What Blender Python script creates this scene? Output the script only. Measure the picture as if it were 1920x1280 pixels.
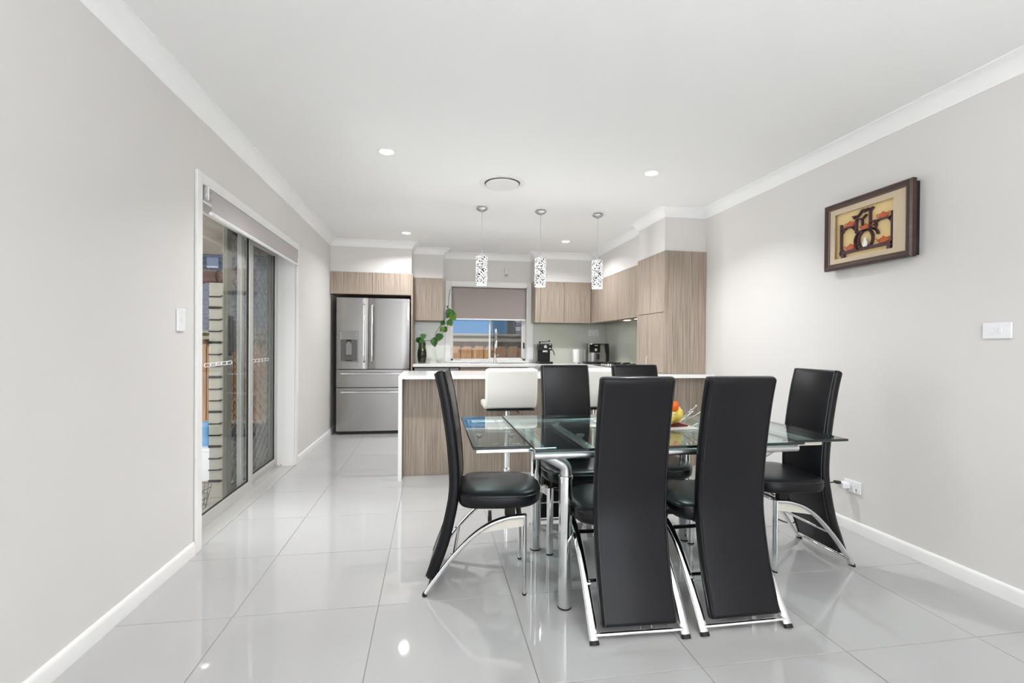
import bpy, bmesh, math, random
from mathutils import Vector, Matrix
random.seed(7)
PI = math.pi
for o in list(bpy.data.objects): bpy.data.objects.remove(o)
scn = bpy.context.scene
COL = scn.collection
CE = 2.495            # ceiling height
XL, XR = -1.2866, 2.637
YB, YF = 7.065, -3.6  # kitchen end wall, living room end wall

# ------------------------------------------------------------------ camera
F, YAW, CYP, HC, PITCH, ROLL = 901.44, -.1644, 653.37, 1.1617, -.0073, .0075
fw = Vector((-math.sin(YAW)*math.cos(PITCH), math.cos(YAW)*math.cos(PITCH), math.sin(PITCH)))
rt = Vector((math.cos(YAW), math.sin(YAW), 0)); up = rt.cross(fw)
R_ = rt*math.cos(ROLL)+up*math.sin(ROLL); U_ = up*math.cos(ROLL)-rt*math.sin(ROLL)
cd = bpy.data.cameras.new('camera'); cam = bpy.data.objects.new('camera', cd); COL.objects.link(cam)
mw = Matrix.Identity(4)
for i in range(3):
    mw[i][0] = R_[i]; mw[i][1] = U_[i]; mw[i][2] = -fw[i]
mw[2][3] = HC
cam.matrix_world = mw
cd.sensor_width = 36; cd.lens = F/1920*36; cd.shift_y = (CYP-640)/1920; cd.clip_start = .05; cd.clip_end = 200
scn.camera = cam

# ------------------------------------------------------------------ world, sun, daylight, fill lamps, exposure
w = bpy.data.worlds.new('sky'); scn.world = w; w.use_nodes = True
nt = w.node_tree; nt.nodes.clear()
tc = nt.nodes.new('ShaderNodeTexCoord'); sp = nt.nodes.new('ShaderNodeSeparateXYZ')
rp = nt.nodes.new('ShaderNodeValToRGB'); bg = nt.nodes.new('ShaderNodeBackground'); ou = nt.nodes.new('ShaderNodeOutputWorld')
rp.color_ramp.elements[0].position = 0.0; rp.color_ramp.elements[0].color = (.13, .39, .76, 1)
rp.color_ramp.elements[1].position = .6; rp.color_ramp.elements[1].color = (.08, .27, .65, 1)
nt.links.new(tc.outputs['Generated'], sp.inputs[0]); nt.links.new(sp.outputs['Z'], rp.inputs[0])
nt.links.new(rp.outputs[0], bg.inputs['Color']); nt.links.new(bg.outputs[0], ou.inputs[0])
bg.inputs['Strength'].default_value = .55

sd = bpy.data.lights.new('sun', 'SUN'); sun = bpy.data.objects.new('sun', sd); COL.objects.link(sun)
sun.rotation_euler = Vector((.30, .45, -.84)).to_track_quat('-Z', 'Y').to_euler()
sd.energy = 4.6; sd.angle = math.radians(1.5); sd.color = (1, .97, .93)

def area(name, loc, target, sx, sy, power, col=(1, 1, 1)):
    l = bpy.data.lights.new(name, 'AREA'); l.shape = 'RECTANGLE'; l.size = sx; l.size_y = sy; l.energy = power; l.color = col
    o = bpy.data.objects.new(name, l); COL.objects.link(o); o.location = loc
    o.rotation_euler = (Vector(target)-Vector(loc)).to_track_quat('-Z', 'Z').to_euler(); return o
area('rear_fill_light', (.67, YF-.16, 1.12), (.67, 5, 1.12), 3.3, 2.0, 60, (1, 1, 1))  # added fill lamp in the unseen rear opening, for softer room light
area('daylight_patio_door', (-2.75, 3.45, 1.15), (2, 2.2, 1.0), 2.4, 1.8, 62, (.97, .985, 1))
DOWN_W = 13.0
area('ceiling_fill_light', (.67, -.9, 1.75), (.67, -.9, 3), 1.6, 1.0, 105, (.95, .98, 1))  # added lamp behind the camera, aimed up to brighten the ceiling as fill
PEND_W = 5.0
scn.view_settings.view_transform = 'Standard'; scn.view_settings.look = 'None'
scn.view_settings.gamma = 1; scn.view_settings.use_curve_mapping = False
scn.view_settings.exposure = 0.35

# ------------------------------------------------------------------ materials
def s2l(c):
    return tuple((v/12.92 if v <= .04045 else ((v+.055)/1.055)**2.4) for v in c)
def rgb(r, g, b): return s2l((r/255, g/255, b/255))
MATS = {}
def mat(name, col=(.8, .8, .8), rough=.5, metal=0, spec=.5, noise=None, bump=None, emis=None, coat=0, trans=0, ior=1.45, alpha=1):
    m = bpy.data.materials.new(name); m.use_nodes = True; MATS[name] = m
    n = m.node_tree.nodes; L = m.node_tree.links; b = n['Principled BSDF']
    b.inputs['Base Color'].default_value = (*col, 1); b.inputs['Roughness'].default_value = rough
    b.inputs['Metallic'].default_value = metal; b.inputs['Specular IOR Level'].default_value = spec
    b.inputs['Coat Weight'].default_value = coat; b.inputs['Transmission Weight'].default_value = trans; b.inputs['IOR'].default_value = ior
    b.inputs['Alpha'].default_value = alpha
    if emis: b.inputs['Emission Color'].default_value = (*emis[0], 1); b.inputs['Emission Strength'].default_value = emis[1]
    if noise or bump:
        t = n.new('ShaderNodeTexCoord'); mp = n.new('ShaderNodeMapping'); L.new(t.outputs['Object'], mp.inputs[0])
    if noise:
        sc, amt = noise[0], noise[1]; mp.inputs['Scale'].default_value = sc if isinstance(sc, tuple) else (sc,)*3
        ns = n.new('ShaderNodeTexNoise'); ns.inputs['Scale'].default_value = 1; ns.inputs['Detail'].default_value = 4
        L.new(mp.outputs[0], ns.inputs['Vector'])
        r = n.new('ShaderNodeValToRGB'); r.color_ramp.elements[0].position = .3; r.color_ramp.elements[1].position = .7
        r.color_ramp.elements[0].color = (*[c*(1-amt) for c in col], 1); r.color_ramp.elements[1].color = (*[min(1, c*(1+amt)) for c in col], 1)
        L.new(ns.outputs[0], r.inputs[0]); L.new(r.outputs[0], b.inputs['Base Color'])
    if bump:
        n2 = n.new('ShaderNodeTexNoise'); n2.inputs['Scale'].default_value = bump[0]; n2.inputs['Detail'].default_value = 3
        L.new(t.outputs['Object'], n2.inputs['Vector'])
        bm = n.new('ShaderNodeBump'); bm.inputs['Strength'].default_value = bump[1]; bm.inputs['Distance'].default_value = bump[2]
        L.new(n2.outputs[0], bm.inputs['Height']); L.new(bm.outputs[0], b.inputs['Normal'])
    return m
def pane_mat(name, tint, refl=1.0, dirt=0.0):
    m = bpy.data.materials.new(name); m.use_nodes = True; MATS[name] = m
    n = m.node_tree.nodes; L = m.node_tree.links; n.clear()
    o = n.new('ShaderNodeOutputMaterial'); mx = n.new('ShaderNodeMixShader'); t = n.new('ShaderNodeBsdfTransparent'); g = n.new('ShaderNodeBsdfGlossy')
    fr = n.new('ShaderNodeLayerWeight'); fr.inputs['Blend'].default_value = .5
    pw_ = n.new('ShaderNodeMath'); pw_.operation = 'POWER'; pw_.inputs[1].default_value = 5
    mu = n.new('ShaderNodeMath'); mu.operation = 'MULTIPLY_ADD'; mu.inputs[1].default_value = .96*refl; mu.inputs[2].default_value = .04*refl; mu.use_clamp = True
    t.inputs[0].default_value = (*tint, 1); g.inputs['Roughness'].default_value = .01; g.inputs[0].default_value = (1, 1, 1, 1)
    L.new(fr.outputs['Facing'], pw_.inputs[0]); L.new(pw_.outputs[0], mu.inputs[0]); L.new(mu.outputs[0], mx.inputs[0]); L.new(t.outputs[0], mx.inputs[1]); L.new(g.outputs[0], mx.inputs[2]); L.new(mx.outputs[0], o.inputs[0])
    return m

mat('wall', rgb(220, 217, 214), .65, noise=(1.3, .012), bump=(220, .05, .001))
mat('ceiling', rgb(243, 243, 242), .8, bump=(180, .04, .001))
mat('white_paint', rgb(236, 235, 233), .35)
mat('tile', rgb(180, 179, 178), .035, spec=.55, noise=(2.2, .015))
mat('grout', rgb(150, 147, 142), .9)
mat('stone', rgb(238, 237, 235), .15, noise=(60, .02))
def wood_mat(name, base, dark, light):
    m = mat(name, base, .42, spec=.4); n = m.node_tree.nodes; L = m.node_tree.links; b = n['Principled BSDF']
    t = n.new('ShaderNodeTexCoord'); mp = n.new('ShaderNodeMapping'); mp.inputs['Scale'].default_value = (150, 150, 2.0)
    L.new(t.outputs['Object'], mp.inputs[0])
    a = n.new('ShaderNodeTexNoise'); a.inputs['Scale'].default_value = 1; a.inputs['Detail'].default_value = 5; a.inputs['Roughness'].default_value = .65
    L.new(mp.outputs[0], a.inputs['Vector'])
    mp2 = n.new('ShaderNodeMapping'); mp2.inputs['Scale'].default_value = (9, 9, .35); L.new(t.outputs['Object'], mp2.inputs[0])
    c = n.new('ShaderNodeTexNoise'); c.inputs['Scale'].default_value = 1; c.inputs['Detail'].default_value = 2; L.new(mp2.outputs[0], c.inputs['Vector'])
    ad = n.new('ShaderNodeMath'); ad.operation = 'MULTIPLY_ADD'; ad.inputs[1].default_value = .14; L.new(c.outputs[0], ad.inputs[0]); L.new(a.outputs[0], ad.inputs[2])
    r = n.new('ShaderNodeValToRGB'); e = r.color_ramp.elements
    e[0].position = .43; e[0].color = (*dark, 1); e[1].position = .72; e[1].color = (*light, 1)
    q = e.new(.57); q.color = (*base, 1)
    L.new(ad.outputs[0], r.inputs[0]); L.new(r.outputs[0], b.inputs['Base Color']); return m
wood_mat('wood', rgb(160, 146, 133), rgb(130, 115, 102), rgb(178, 165, 152))
mat('chrome', (.86, .87, .88), .06, 1)
mat('satin_metal', (.62, .62, .63), .32, 1)
mat('dark_gap', (.012, .012, .012), .6)
m = mat('steel', rgb(158, 156, 154), .27, 1, bump=None)
n = m.node_tree.nodes; L = m.node_tree.links
t = n.new('ShaderNodeTexCoord'); mp = n.new('ShaderNodeMapping'); mp.inputs['Scale'].default_value = (3, 3, 400); ns = n.new('ShaderNodeTexNoise'); ns.inputs['Scale'].default_value = 1
L.new(t.outputs['Object'], mp.inputs[0]); L.new(mp.outputs[0], ns.inputs['Vector'])
bm_ = n.new('ShaderNodeBump'); bm_.inputs['Strength'].default_value = .04; bm_.inputs['Distance'].default_value = .002; L.new(ns.outputs[0], bm_.inputs['Height']); L.new(bm_.outputs[0], n['Principled BSDF'].inputs['Normal'])
mat('black_leather', rgb(13, 14, 18), .31, spec=.36, bump=(260, .12, .0012))
mat('piping', rgb(24, 24, 27), .22, spec=.6)
mat('rubber', rgb(22, 22, 22), .6)
mat('white_leather', rgb(234, 232, 226), .38, bump=(200, .06, .001))
mat('plastic_white', rgb(238, 238, 240), .28)
mat('plastic_black', rgb(20, 20, 21), .3)
mat('black_gloss', rgb(10, 10, 11), .08)
mat('screen_grey', rgb(140, 140, 138), .3, .6)
mat('beige_plate', rgb(214, 210, 200), .35, .25)
mat('splash', rgb(208, 212, 200), .05, spec=.6)
mat('blind', rgb(160, 150, 145), .85, noise=((300, 300, 300), .05))
mat('door_blind', rgb(184, 179, 177), .85, noise=((300, 300, 300), .04))
mat('aluminium', rgb(198, 196, 192), .35, .35)
mat('alu_dark', rgb(112, 110, 100), .4, .35)
mat('grey_plastic', rgb(92, 91, 89), .35)
pane_mat('window_glass', (.95, .965, .96), .55)
pane_mat('table_glass', (.78, .89, .88), 1.0)
mat('glass_edge', rgb(8, 26, 26), .08, spec=.8)
pane_mat('clear_glass', (.95, .96, .96), 1.6)
pane_mat('vase_glass', (.55, .60, .45), 1.2)
mat('vase_water', rgb(70, 76, 48), .15, trans=.3)
m = mat('flyscreen', rgb(40, 38, 34), .8); n = m.node_tree.nodes; L = m.node_tree.links
tr = n.new('ShaderNodeBsdfTransparent'); mx = n.new('ShaderNodeMixShader'); mx.inputs[0].default_value = .34
L.new(tr.outputs[0], mx.inputs[1]); L.new(n['Principled BSDF'].outputs[0], mx.inputs[2]); L.new(mx.outputs[0], n['Material Output'].inputs[0])
mat('lamp_glow', (1, 1, 1), .5, emis=((1, .98, .95), 14))
mat('hood_glow', (1, .8, .5), .5, emis=((1, .72, .38), 6))
# crystal pendant shade: bright diffuser flecked with clear/dark facets
m = mat('crystal', (.9, .9, .9), .15); n = m.node_tree.nodes; L = m.node_tree.links; b = n['Principled BSDF']
t = n.new('ShaderNodeTexCoord'); v = n.new('ShaderNodeTexVoronoi'); v.inputs['Scale'].default_value = 115; L.new(t.outputs['Object'], v.inputs['Vector'])
r = n.new('ShaderNodeValToRGB'); r.color_ramp.elements[0].position = .40; r.color_ramp.elements[0].color = (1, .99, .97, 1); r.color_ramp.elements[1].position = .47; r.color_ramp.elements[1].color = (.03, .03, .03, 1)
L.new(v.outputs['Distance'], r.inputs[0]); L.new(r.outputs[0], b.inputs['Base Color']); L.new(r.outputs[0], b.inputs['Emission Color']); b.inputs['Emission Strength'].default_value = 1.7
mat('frame_wood', rgb(66, 46, 40), .3, noise=((8, 8, 60), .25))
mat('frame_bead', rgb(120, 98, 84), .3)
mat('mat_linen', rgb(206, 188, 164), .9, noise=(120, .06))
mat('gold_back', rgb(234, 206, 150), .7, noise=(4, .05))
mat('rosewood', rgb(78, 48, 54), .45)
mat('terracotta', rgb(190, 92, 48), .45)
mat('porcelain', rgb(236, 234, 230), .2)
mat('fruit_yellow', rgb(228, 204, 92), .45, noise=((14, 14, 5), .16))
mat('fruit_orange', rgb(242, 108, 22), .4)
mat('fruit_pale', rgb(214, 206, 140), .45, noise=(12, .1))
mat('red_cloth', rgb(112, 26, 34), .8)
mat('leaf', rgb(52, 96, 40), .35, noise=(18, .3))
mat('leaf_light', rgb(98, 142, 52), .35, noise=(18, .25))
mat('stem', rgb(92, 88, 62), .6)
mat('paper', rgb(240, 239, 236), .9)
mat('brick', rgb(126, 130, 142), .85, noise=(9, .16))
mat('mortar', rgb(222, 222, 222), .95)
mat('timber', rgb(176, 134, 98), .8, noise=((30, 30, 2.5), .26))
mat('timber_rail', rgb(168, 156, 136), .8, noise=((3, 30, 30), .18))
mat('paving', rgb(150, 140, 130), .85, noise=(5, .12))
mat('soffit', rgb(226, 220, 206), .8)
mat('maroon', rgb(82, 50, 48), .55)
mat('beige_board', rgb(172, 166, 153), .6)
mat('blue_plastic', rgb(120, 170, 214), .3)
mat('dark_fascia', rgb(52, 56, 64), .5)
mat('wire_dark', rgb(70, 66, 60), .4, .8)
mat('cooktop', rgb(60, 60, 62), .2, .6)

# ------------------------------------------------------------------ mesh helpers
class MB:
    def __init__(s): s.v = []; s.f = []; s.m = []; s.fl = []
    def add(s, vs, fs, mi=0, flat=False):
        s.fl += [flat]*len(fs); k = len(s.v); s.v += [tuple(p) for p in vs]; s.f += [tuple(i+k for i in f) for f in fs]; s.m += [mi]*len(fs); return s
    def box(s, x0, x1, y0, y1, z0, z1, mi=0, bev=0):
        x0, x1 = min(x0, x1), max(x0, x1); y0, y1 = min(y0, y1), max(y0, y1); z0, z1 = min(z0, z1), max(z0, z1)
        if bev:
            b = bmesh.new(); bmesh.ops.create_cube(b, size=1)
            for p in b.verts: p.co = ((x0+x1)/2+p.co.x*(x1-x0), (y0+y1)/2+p.co.y*(y1-y0), (z0+z1)/2+p.co.z*(z1-z0))
            bmesh.ops.bevel(b, geom=b.edges[:], offset=min(bev, .49*min(x1-x0, y1-y0, z1-z0)), segments=2, profile=.5, affect='EDGES')
            b.verts.index_update(); s.add([p.co[:] for p in b.verts], [[q.index for q in f.verts] for f in b.faces], mi, True); b.free(); return s
        return s.add([(x0, y0, z0), (x1, y0, z0), (x1, y1, z0), (x0, y1, z0), (x0, y0, z1), (x1, y0, z1), (x1, y1, z1), (x0, y1, z1)],
                     [(0, 3, 2, 1), (4, 5, 6, 7), (0, 1, 5, 4), (1, 2, 6, 5), (2, 3, 7, 6), (3, 0, 4, 7)], mi)
    def rings(s, R, closed=True, caps=True, mi=0):
        n = len(R[0]); vs = [p for r in R for p in r]; fs = []
        for i in range(len(R)-1):
            for j in range(n if closed else n-1):
                a = i*n+j; b = i*n+(j+1) % n; fs.append((a, b, b+n, a+n))
        if caps: fs.append(tuple(range(n-1, -1, -1))); fs.append(tuple((len(R)-1)*n+j for j in range(n)))
        return s.add(vs, fs, mi)
    def tube(s, path, ra, rb=None, seg=12, side=None, mi=0, caps=True):
        """sweep an ellipse (ra along 'side', rb across) along path"""
        rb = ra if rb is None else rb; P = [Vector(p) for p in path]; R = []; prev = None
        for i, p in enumerate(P):
            t = (P[min(i+1, len(P)-1)]-P[max(i-1, 0)]).normalized()
            if side is not None: a = Vector(side)
            elif prev is not None: a = prev
            else: a = Vector((0, 0, 1)) if abs(t.z) < .9 else Vector((1, 0, 0))
            a = (a-t*a.dot(t)).normalized(); b = t.cross(a); prev = a
            R.append([p+a*ra*math.cos(2*PI*k/seg)+b*rb*math.sin(2*PI*k/seg) for k in range(seg)])
        return s.rings(R, mi=mi, caps=caps)
    def lathe(s, prof, c=(0, 0, 0), seg=24, mi=0, axis='z', caps=True):
        R = []
        for r, h in prof:
            ring = []
            for k in range(seg):
                a = 2*PI*k/seg; x, y = max(r, 1e-4)*math.cos(a), max(r, 1e-4)*math.sin(a)
                q = {'z': (x, y, h), 'y': (x, h, -y), 'x': (h, x, y)}[axis]
                ring.append((c[0]+q[0], c[1]+q[1], c[2]+q[2]))
            R.append(ring)
        return s.rings(R, mi=mi, caps=caps)
    def ball(s, c, r, seg=12, n=8, mi=0, sq=(1, 1, 1)):
        pr = [(r*math.sin(PI*i/n), -r*math.cos(PI*i/n)) for i in range(n+1)]
        k = len(s.v); s.lathe(pr, (0, 0, 0), seg, mi)
        for i in range(k, len(s.v)): p = s.v[i]; s.v[i] = (c[0]+p[0]*sq[0], c[1]+p[1]*sq[1], c[2]+p[2]*sq[2])
        return s
    def prism(s, pts, axis, a0, a1, mi=0):
        """polygon pts in the plane across axis, extruded a0..a1"""
        def q(p, a): return {'x': (a, p[0], p[1]), 'y': (p[0], a, p[1]), 'z': (p[0], p[1], a)}[axis]
        n = len(pts); return s.rings([[q(p, a0) for p in pts], [q(p, a1) for p in pts]], mi=mi)
    def mesh(s, name, mats, ang=.6, off=None):
        me = bpy.data.meshes.new(name)
        vs = s.v if off is None else [(p[0]-off[0], p[1]-off[1], p[2]-off[2]) for p in s.v]
        me.from_pydata(vs, [], s.f)
        for mm in (mats if isinstance(mats, (list, tuple)) else [mats]): me.materials.append(MATS[mm])
        if any(s.m): me.polygons.foreach_set('material_index', s.m)
        b = bmesh.new(); b.from_mesh(me); bmesh.ops.recalc_face_normals(b, faces=b.faces[:]); b.to_mesh(me); b.free()
        me.set_sharp_from_angle(angle=ang); me.polygons.foreach_set('use_smooth', [not q for q in s.fl]); me.update(); return me
def crv(pts, n=8):
    """Catmull-Rom through pts"""
    P = [Vector(p) for p in pts]; out = []
    for i in range(len(P)-1):
        a = P[i-1] if i else P[0]*2-P[1]; b, c = P[i], P[i+1]; d = P[i+2] if i+2 < len(P) else P[-1]*2-P[-2]
        for k in range(n):
            t = k/n; out.append(.5*((2*b)+(c-a)*t+(2*a-5*b+4*c-d)*t*t+(3*b-a-3*c+d)*t**3))
    out.append(P[-1]); return out
def tag(o, label=None, cat=None, group=None, kind=None):
    if label: o['label'] = label
    if cat: o['category'] = cat
    if group: o['group'] = group
    if kind: o['kind'] = kind
    return o
def thing(name, label, cat, loc=(0, 0, 0), rz=0, group=None):
    o = bpy.data.objects.new(name, None); COL.objects.link(o); o.location = loc; o.rotation_euler = (0, 0, rz); o.empty_display_size = .1
    return tag(o, label, cat, group)
def part(name, mb, mats, parent, label=None, world=True, kind=None):
    """mesh child; when world is True the mesh was written in world coordinates and the ancestors are unrotated"""
    off = None
    if world and parent is not None:
        off = Vector((0, 0, 0)); p = parent
        while p: off += p.location; p = p.parent
    o = bpy.data.objects.new(name, mb.mesh(name, mats, off=off)); COL.objects.link(o); o.parent = parent
    return tag(o, label, kind=kind)
def solo(name, mb, mats, label, cat, loc=None, group=None):
    loc = loc or (0, 0, 0)
    o = bpy.data.objects.new(name, mb.mesh(name, mats, off=loc)); COL.objects.link(o); o.location = loc
    return tag(o, label, cat, group)
def struct(name, mb, mats, parent=None):
    o = bpy.data.objects.new(name, mb.mesh(name, mats)); COL.objects.link(o); o.parent = parent
    if parent is None: o['kind'] = 'structure'
    return o
def put(name, me, parent, loc, rot=None):
    o = bpy.data.objects.new(name, me); COL.objects.link(o); o.parent = parent; o.location = loc
    if rot: o.rotation_euler = rot
    return o
def copy_tree(o, parent=None):
    c = o.copy(); COL.objects.link(c); c.parent = parent
    for ch in list(o.children): copy_tree(ch, c)
    return c

# ================================================================== ROOM SHELL
fl = struct('floor', MB().box(XL-.05, XR+.05, YF-.05, YB+.05, -.06, -.0025), 'grout')
TX0, TY0, TS, G = -.829, 2.796, .6, .0016
xs = [XL]+[TX0+.6*i for i in range(6)]+[XR]
j0 = math.ceil((YF-TY0)/TS); ys = [YF]+[TY0+TS*j for j in range(j0, 50) if YF+.01 < TY0+TS*j < YB-.01]+[YB]
tm = {}
for i in range(len(xs)-1):
    for j in range(len(ys)-1):
        sx, sy = round(xs[i+1]-xs[i]-2*G, 4), round(ys[j+1]-ys[j]-2*G, 4)
        if (sx, sy) not in tm: tm[sx, sy] = MB().box(-sx/2, sx/2, -sy/2, sy/2, -.008, 0, bev=.0012).mesh('tile', 'tile')
        put('tile', tm[sx, sy], fl, ((xs[i]+xs[i+1])/2, (ys[j]+ys[j+1])/2, random.uniform(-.0002, .0002)))
struct('ceiling', MB().box(XL-.2, XR+.2, YF-.2, YB+.2, CE, CE+.1), 'ceiling')
DY0, DY1, DZ = 2.945, 4.84, 2.052         # sliding door opening
wl = MB().box(XL-.24, XL, YF-.2, DY0, -.06, CE).box(XL-.24, XL, DY1, YB+.2, -.06, CE).box(XL-.24, XL, DY0, DY1, DZ, CE)
struct('wall_left', wl, 'wall')
struct('wall_right', MB().box(XR, XR+.2, YF-.2, YB+.2, -.06, CE), 'wall')
WX0, WX1, WZ0, WZ1 = .262, 1.40, .925, 2.02  # kitchen window opening
struct('wall_back', MB().box(XL, WX0, YB, YB+.22, -.06, CE).box(WX1, XR, YB, YB+.22, -.06, CE).box(WX0, WX1, YB, YB+.22, -.06, WZ0).box(WX0, WX1, YB, YB+.22, WZ1, CE), 'wall')
struct('wall_front', MB().box(XL, -.98, YF-.2, YF, -.06, CE).box(2.32, XR, YF-.2, YF, -.06, CE).box(-.98, 2.32, YF-.2, YF, 2.12, CE).box(-.98, 2.32, YF-.2, YF, -.06, .1), 'wall')
w2 = struct('window_2', MB().box(-.98, 2.32, YF-.12, YF-.06, .1, .16).box(-.98, 2.32, YF-.12, YF-.06, 2.06, 2.12).box(-.98, -.92, YF-.12, YF-.06, .1, 2.12).box(2.26, 2.32, YF-.12, YF-.06, .1, 2.12).box(.64, .70, YF-.12, YF-.06, .1, 2.12), 'white_paint')  # unseen window, added as the opening for the rear fill lamp
# bulkheads over the cabinets
KT = 2.083
FY = 6.40   # fridge cabinet front plane
UY = 6.755  # wall-cabinet front plane
struct('wall_bulkhead_1', MB().box(XL, -.272, FY+.03, YB, KT, CE), 'wall')
struct('wall_bulkhead_2', MB().box(-.272, .145, UY+.015, YB, KT, CE), 'wall')
struct('wall_bulkhead_3', MB().box(2.29, XR, 4.95, YB, KT, CE).box(1.45, 2.29, UY+.015, YB, KT, CE), 'wall')
struct('wall_bulkhead_4', MB().box(2.212, XR, 4.345, 4.95, KT, CE), 'wall')
# cornice (cove) swept along the wall line
def cornice(name, pts, closed=False):
    c = .086; prof = [(0, -c), (.008, -c), (.010, -c+.012), (.026, -.045), (.048, -.024), (c-.012, -.010), (c, -.008), (c, 0), (0, 0)]
    R = []; n = len(pts)
    for i, p in enumerate(pts):
        p = Vector(p)
        d0 = (p-Vector(pts[i-1])).normalized() if i else None; d1 = (Vector(pts[i+1])-p).normalized() if i < n-1 else None
        d0 = d0 or d1; d1 = d1 or d0
        n0 = Vector((d0.y, -d0.x)); n1 = Vector((d1.y, -d1.x)); m_ = (n0+n1); m_ /= (1+n0.dot(n1))
        R.append([(p.x+m_.x*a, p.y+m_.y*a, CE+b) for a, b in prof])
    struct(name, MB().rings(R), 'ceiling')
cornice('trim_1', [(XL, YF), (XL, FY+.03), (-.272, FY+.03), (-.272, UY+.015), (.145, UY+.015), (.145, YB), (1.45, YB), (1.45, UY+.015), (2.29, UY+.015), (2.29, 4.95), (2.212, 4.95), (2.212, 4.345), (XR, 4.345), (XR, YF), (XL, YF)])
def skirting(name, x, d, y0, y1):
    pr = [(0, 0), (d*.014, 0), (d*.014, .055), (d*.010, .066), (d*.004, .072), (0, .072)]
    struct(name, MB().rings([[(x+a, y, b) for a, b in pr] for y in (y0, y1)]), 'white_paint')
skirting('baseboard_left', XL, 1, YF, DY0-.07); skirting('baseboard_left', XL, 1, DY1+.06, YB)
skirting('baseboard_right', XR, -1, YF, 4.32)

# ================================================================== SLIDING DOOR
dr = tag(bpy.data.objects.new('door_1', None), 'white framed glazed sliding door with diamond security screen', kind='structure'); COL.objects.link(dr); dr.location = (XL, (DY0+DY1)/2, 0)
A = .062
part('architrave', MB().box(XL, XL+.016, DY0-A, DY0, 0, DZ+A, bev=.004).box(XL, XL+.016, DY1, DY1+A, 0, DZ+A, bev=.004).box(XL, XL+.016, DY0, DY1, DZ, DZ+A, bev=.004), 'white_paint', dr)
part('reveal', MB().box(XL-.24, XL, DY0, DY0+.012, 0, DZ).box(XL-.24, XL, DY1-.012, DY1, 0, DZ).box(XL-.24, XL, DY0, DY1, DZ-.012, DZ), 'white_paint', dr)
part('sill', MB().box(XL-.24, XL+.004, DY0, DY1, -.03, .006, bev=.003).box(XL-.118, XL-.108, DY0+.01, DY1-.01, .006, .020).box(XL-.150, XL-.142, DY0+.01, DY1-.01, .006, .018), 'aluminium', dr)
def panel(name, x, y0, y1, mt, st=.058, z0=.012, z1=2.03, th=.03, glass=True, rail=.075, parent=dr):
    p = part(name, MB().box(x-th/2, x+th/2, y0, y0+st, z0, z1, bev=.004).box(x-th/2, x+th/2, y1-st, y1, z0, z1, bev=.004).box(x-th/2, x+th/2, y0+st, y1-st, z0, z0+rail, bev=.004).box(x-th/2, x+th/2, y0+st, y1-st, z1-.06, z1, bev=.004), mt, parent)
    q = part('seal', MB().box(x-.006, x+.006, y0+st, y0+st+.006, z0+rail, z1-.06).box(x-.006, x+.006, y1-st-.006, y1-st, z0+rail, z1-.06).box(x-.006, x+.006, y0+st, y1-st, z0+rail, z0+rail+.006), 'rubber', p)
    if glass:
        part('pane', MB().box(x-.003, x+.003, y0+st, y1-st, z0+rail, z1-.06), 'window_glass', p)
    return p
P1 = panel('sliding_panel', XL-.125, DY0+.014, 4.085, 'aluminium', .075)
P2 = panel('sliding_panel', XL-.165, 3.95, DY1-.014, 'aluminium', .06)
SC = panel('screen_door', XL-.205, 3.80, DY1-.02, 'alu_dark', .085, glass=False)
# diamond grille and fly mesh of the screen door
g = MB(); y0, y1, z0, z1 = 3.885, DY1-.105, .087, 1.97
dyp, dzp = .138, .100
def seg_clip(ya, za, yb, zb):
    t0, t1 = 0, 1; dy, dz = yb-ya, zb-za
    for p_, q_ in ((-dy, ya-y0), (dy, y1-ya), (-dz, za-z0), (dz, z1-za)):
        if p_ == 0: continue
        r_ = q_/p_
        if p_ < 0: t0 = max(t0, r_)
        else: t1 = min(t1, r_)
    return (ya+dy*t0, za+dz*t0, ya+dy*t1, za+dz*t1) if t0 < t1 else None
span = z1-z0
for k in range(-40, 40):
    ys_ = y0+k*dyp
    for sgn in (1, -1):
        c = seg_clip(ys_, z0, ys_+sgn*span*dyp/dzp, z1)
        if c: g.tube([(XL-.205+.004*sgn, c[0], c[1]), (XL-.205+.004*sgn, c[2], c[3])], .0035, seg=5)
part('diamond_grille', g, 'alu_dark', SC)
part('fly_mesh', MB().box(XL-.218, XL-.2165, y0, y1, z0, z1), 'flyscreen', SC)
hd = part('door_handle', MB().box(XL-.182, XL-.150, 3.835, 3.855, 1.10, 1.33, bev=.006).box(XL-.19, XL-.170, 3.825, 3.865, 1.07, 1.36, bev=.004), 'plastic_black', SC, 'black pull handle')
def chain(parent, x, ya, yb, z, n):
    g = MB(); L_ = (yb-ya)/n
    for i in range(n):
        a, b = ya+i*L_+L_*.02, ya+(i+1)*L_-L_*.02; r = .011; pts = []
        for k in range(13):
            th = PI/2+PI*k/12; pts.append((x, a+r+r*math.cos(th), z+i*.001+r*math.sin(th)))
        for k in range(13):
            th = -PI/2+PI*k/12; pts.append((x, b-r+r*math.cos(th), z+i*.001+r*math.sin(th)))
        pts.append(pts[0]); g.tube(pts, .0022, seg=5)
    part('safety_decal', g, 'plastic_white', parent, 'white chain-link safety decal')
chain(P1, XL-.119, 3.28, 3.70, 1.02, 5); chain(P2, XL-.159, 4.20, 4.60, 1.015, 5)
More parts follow.
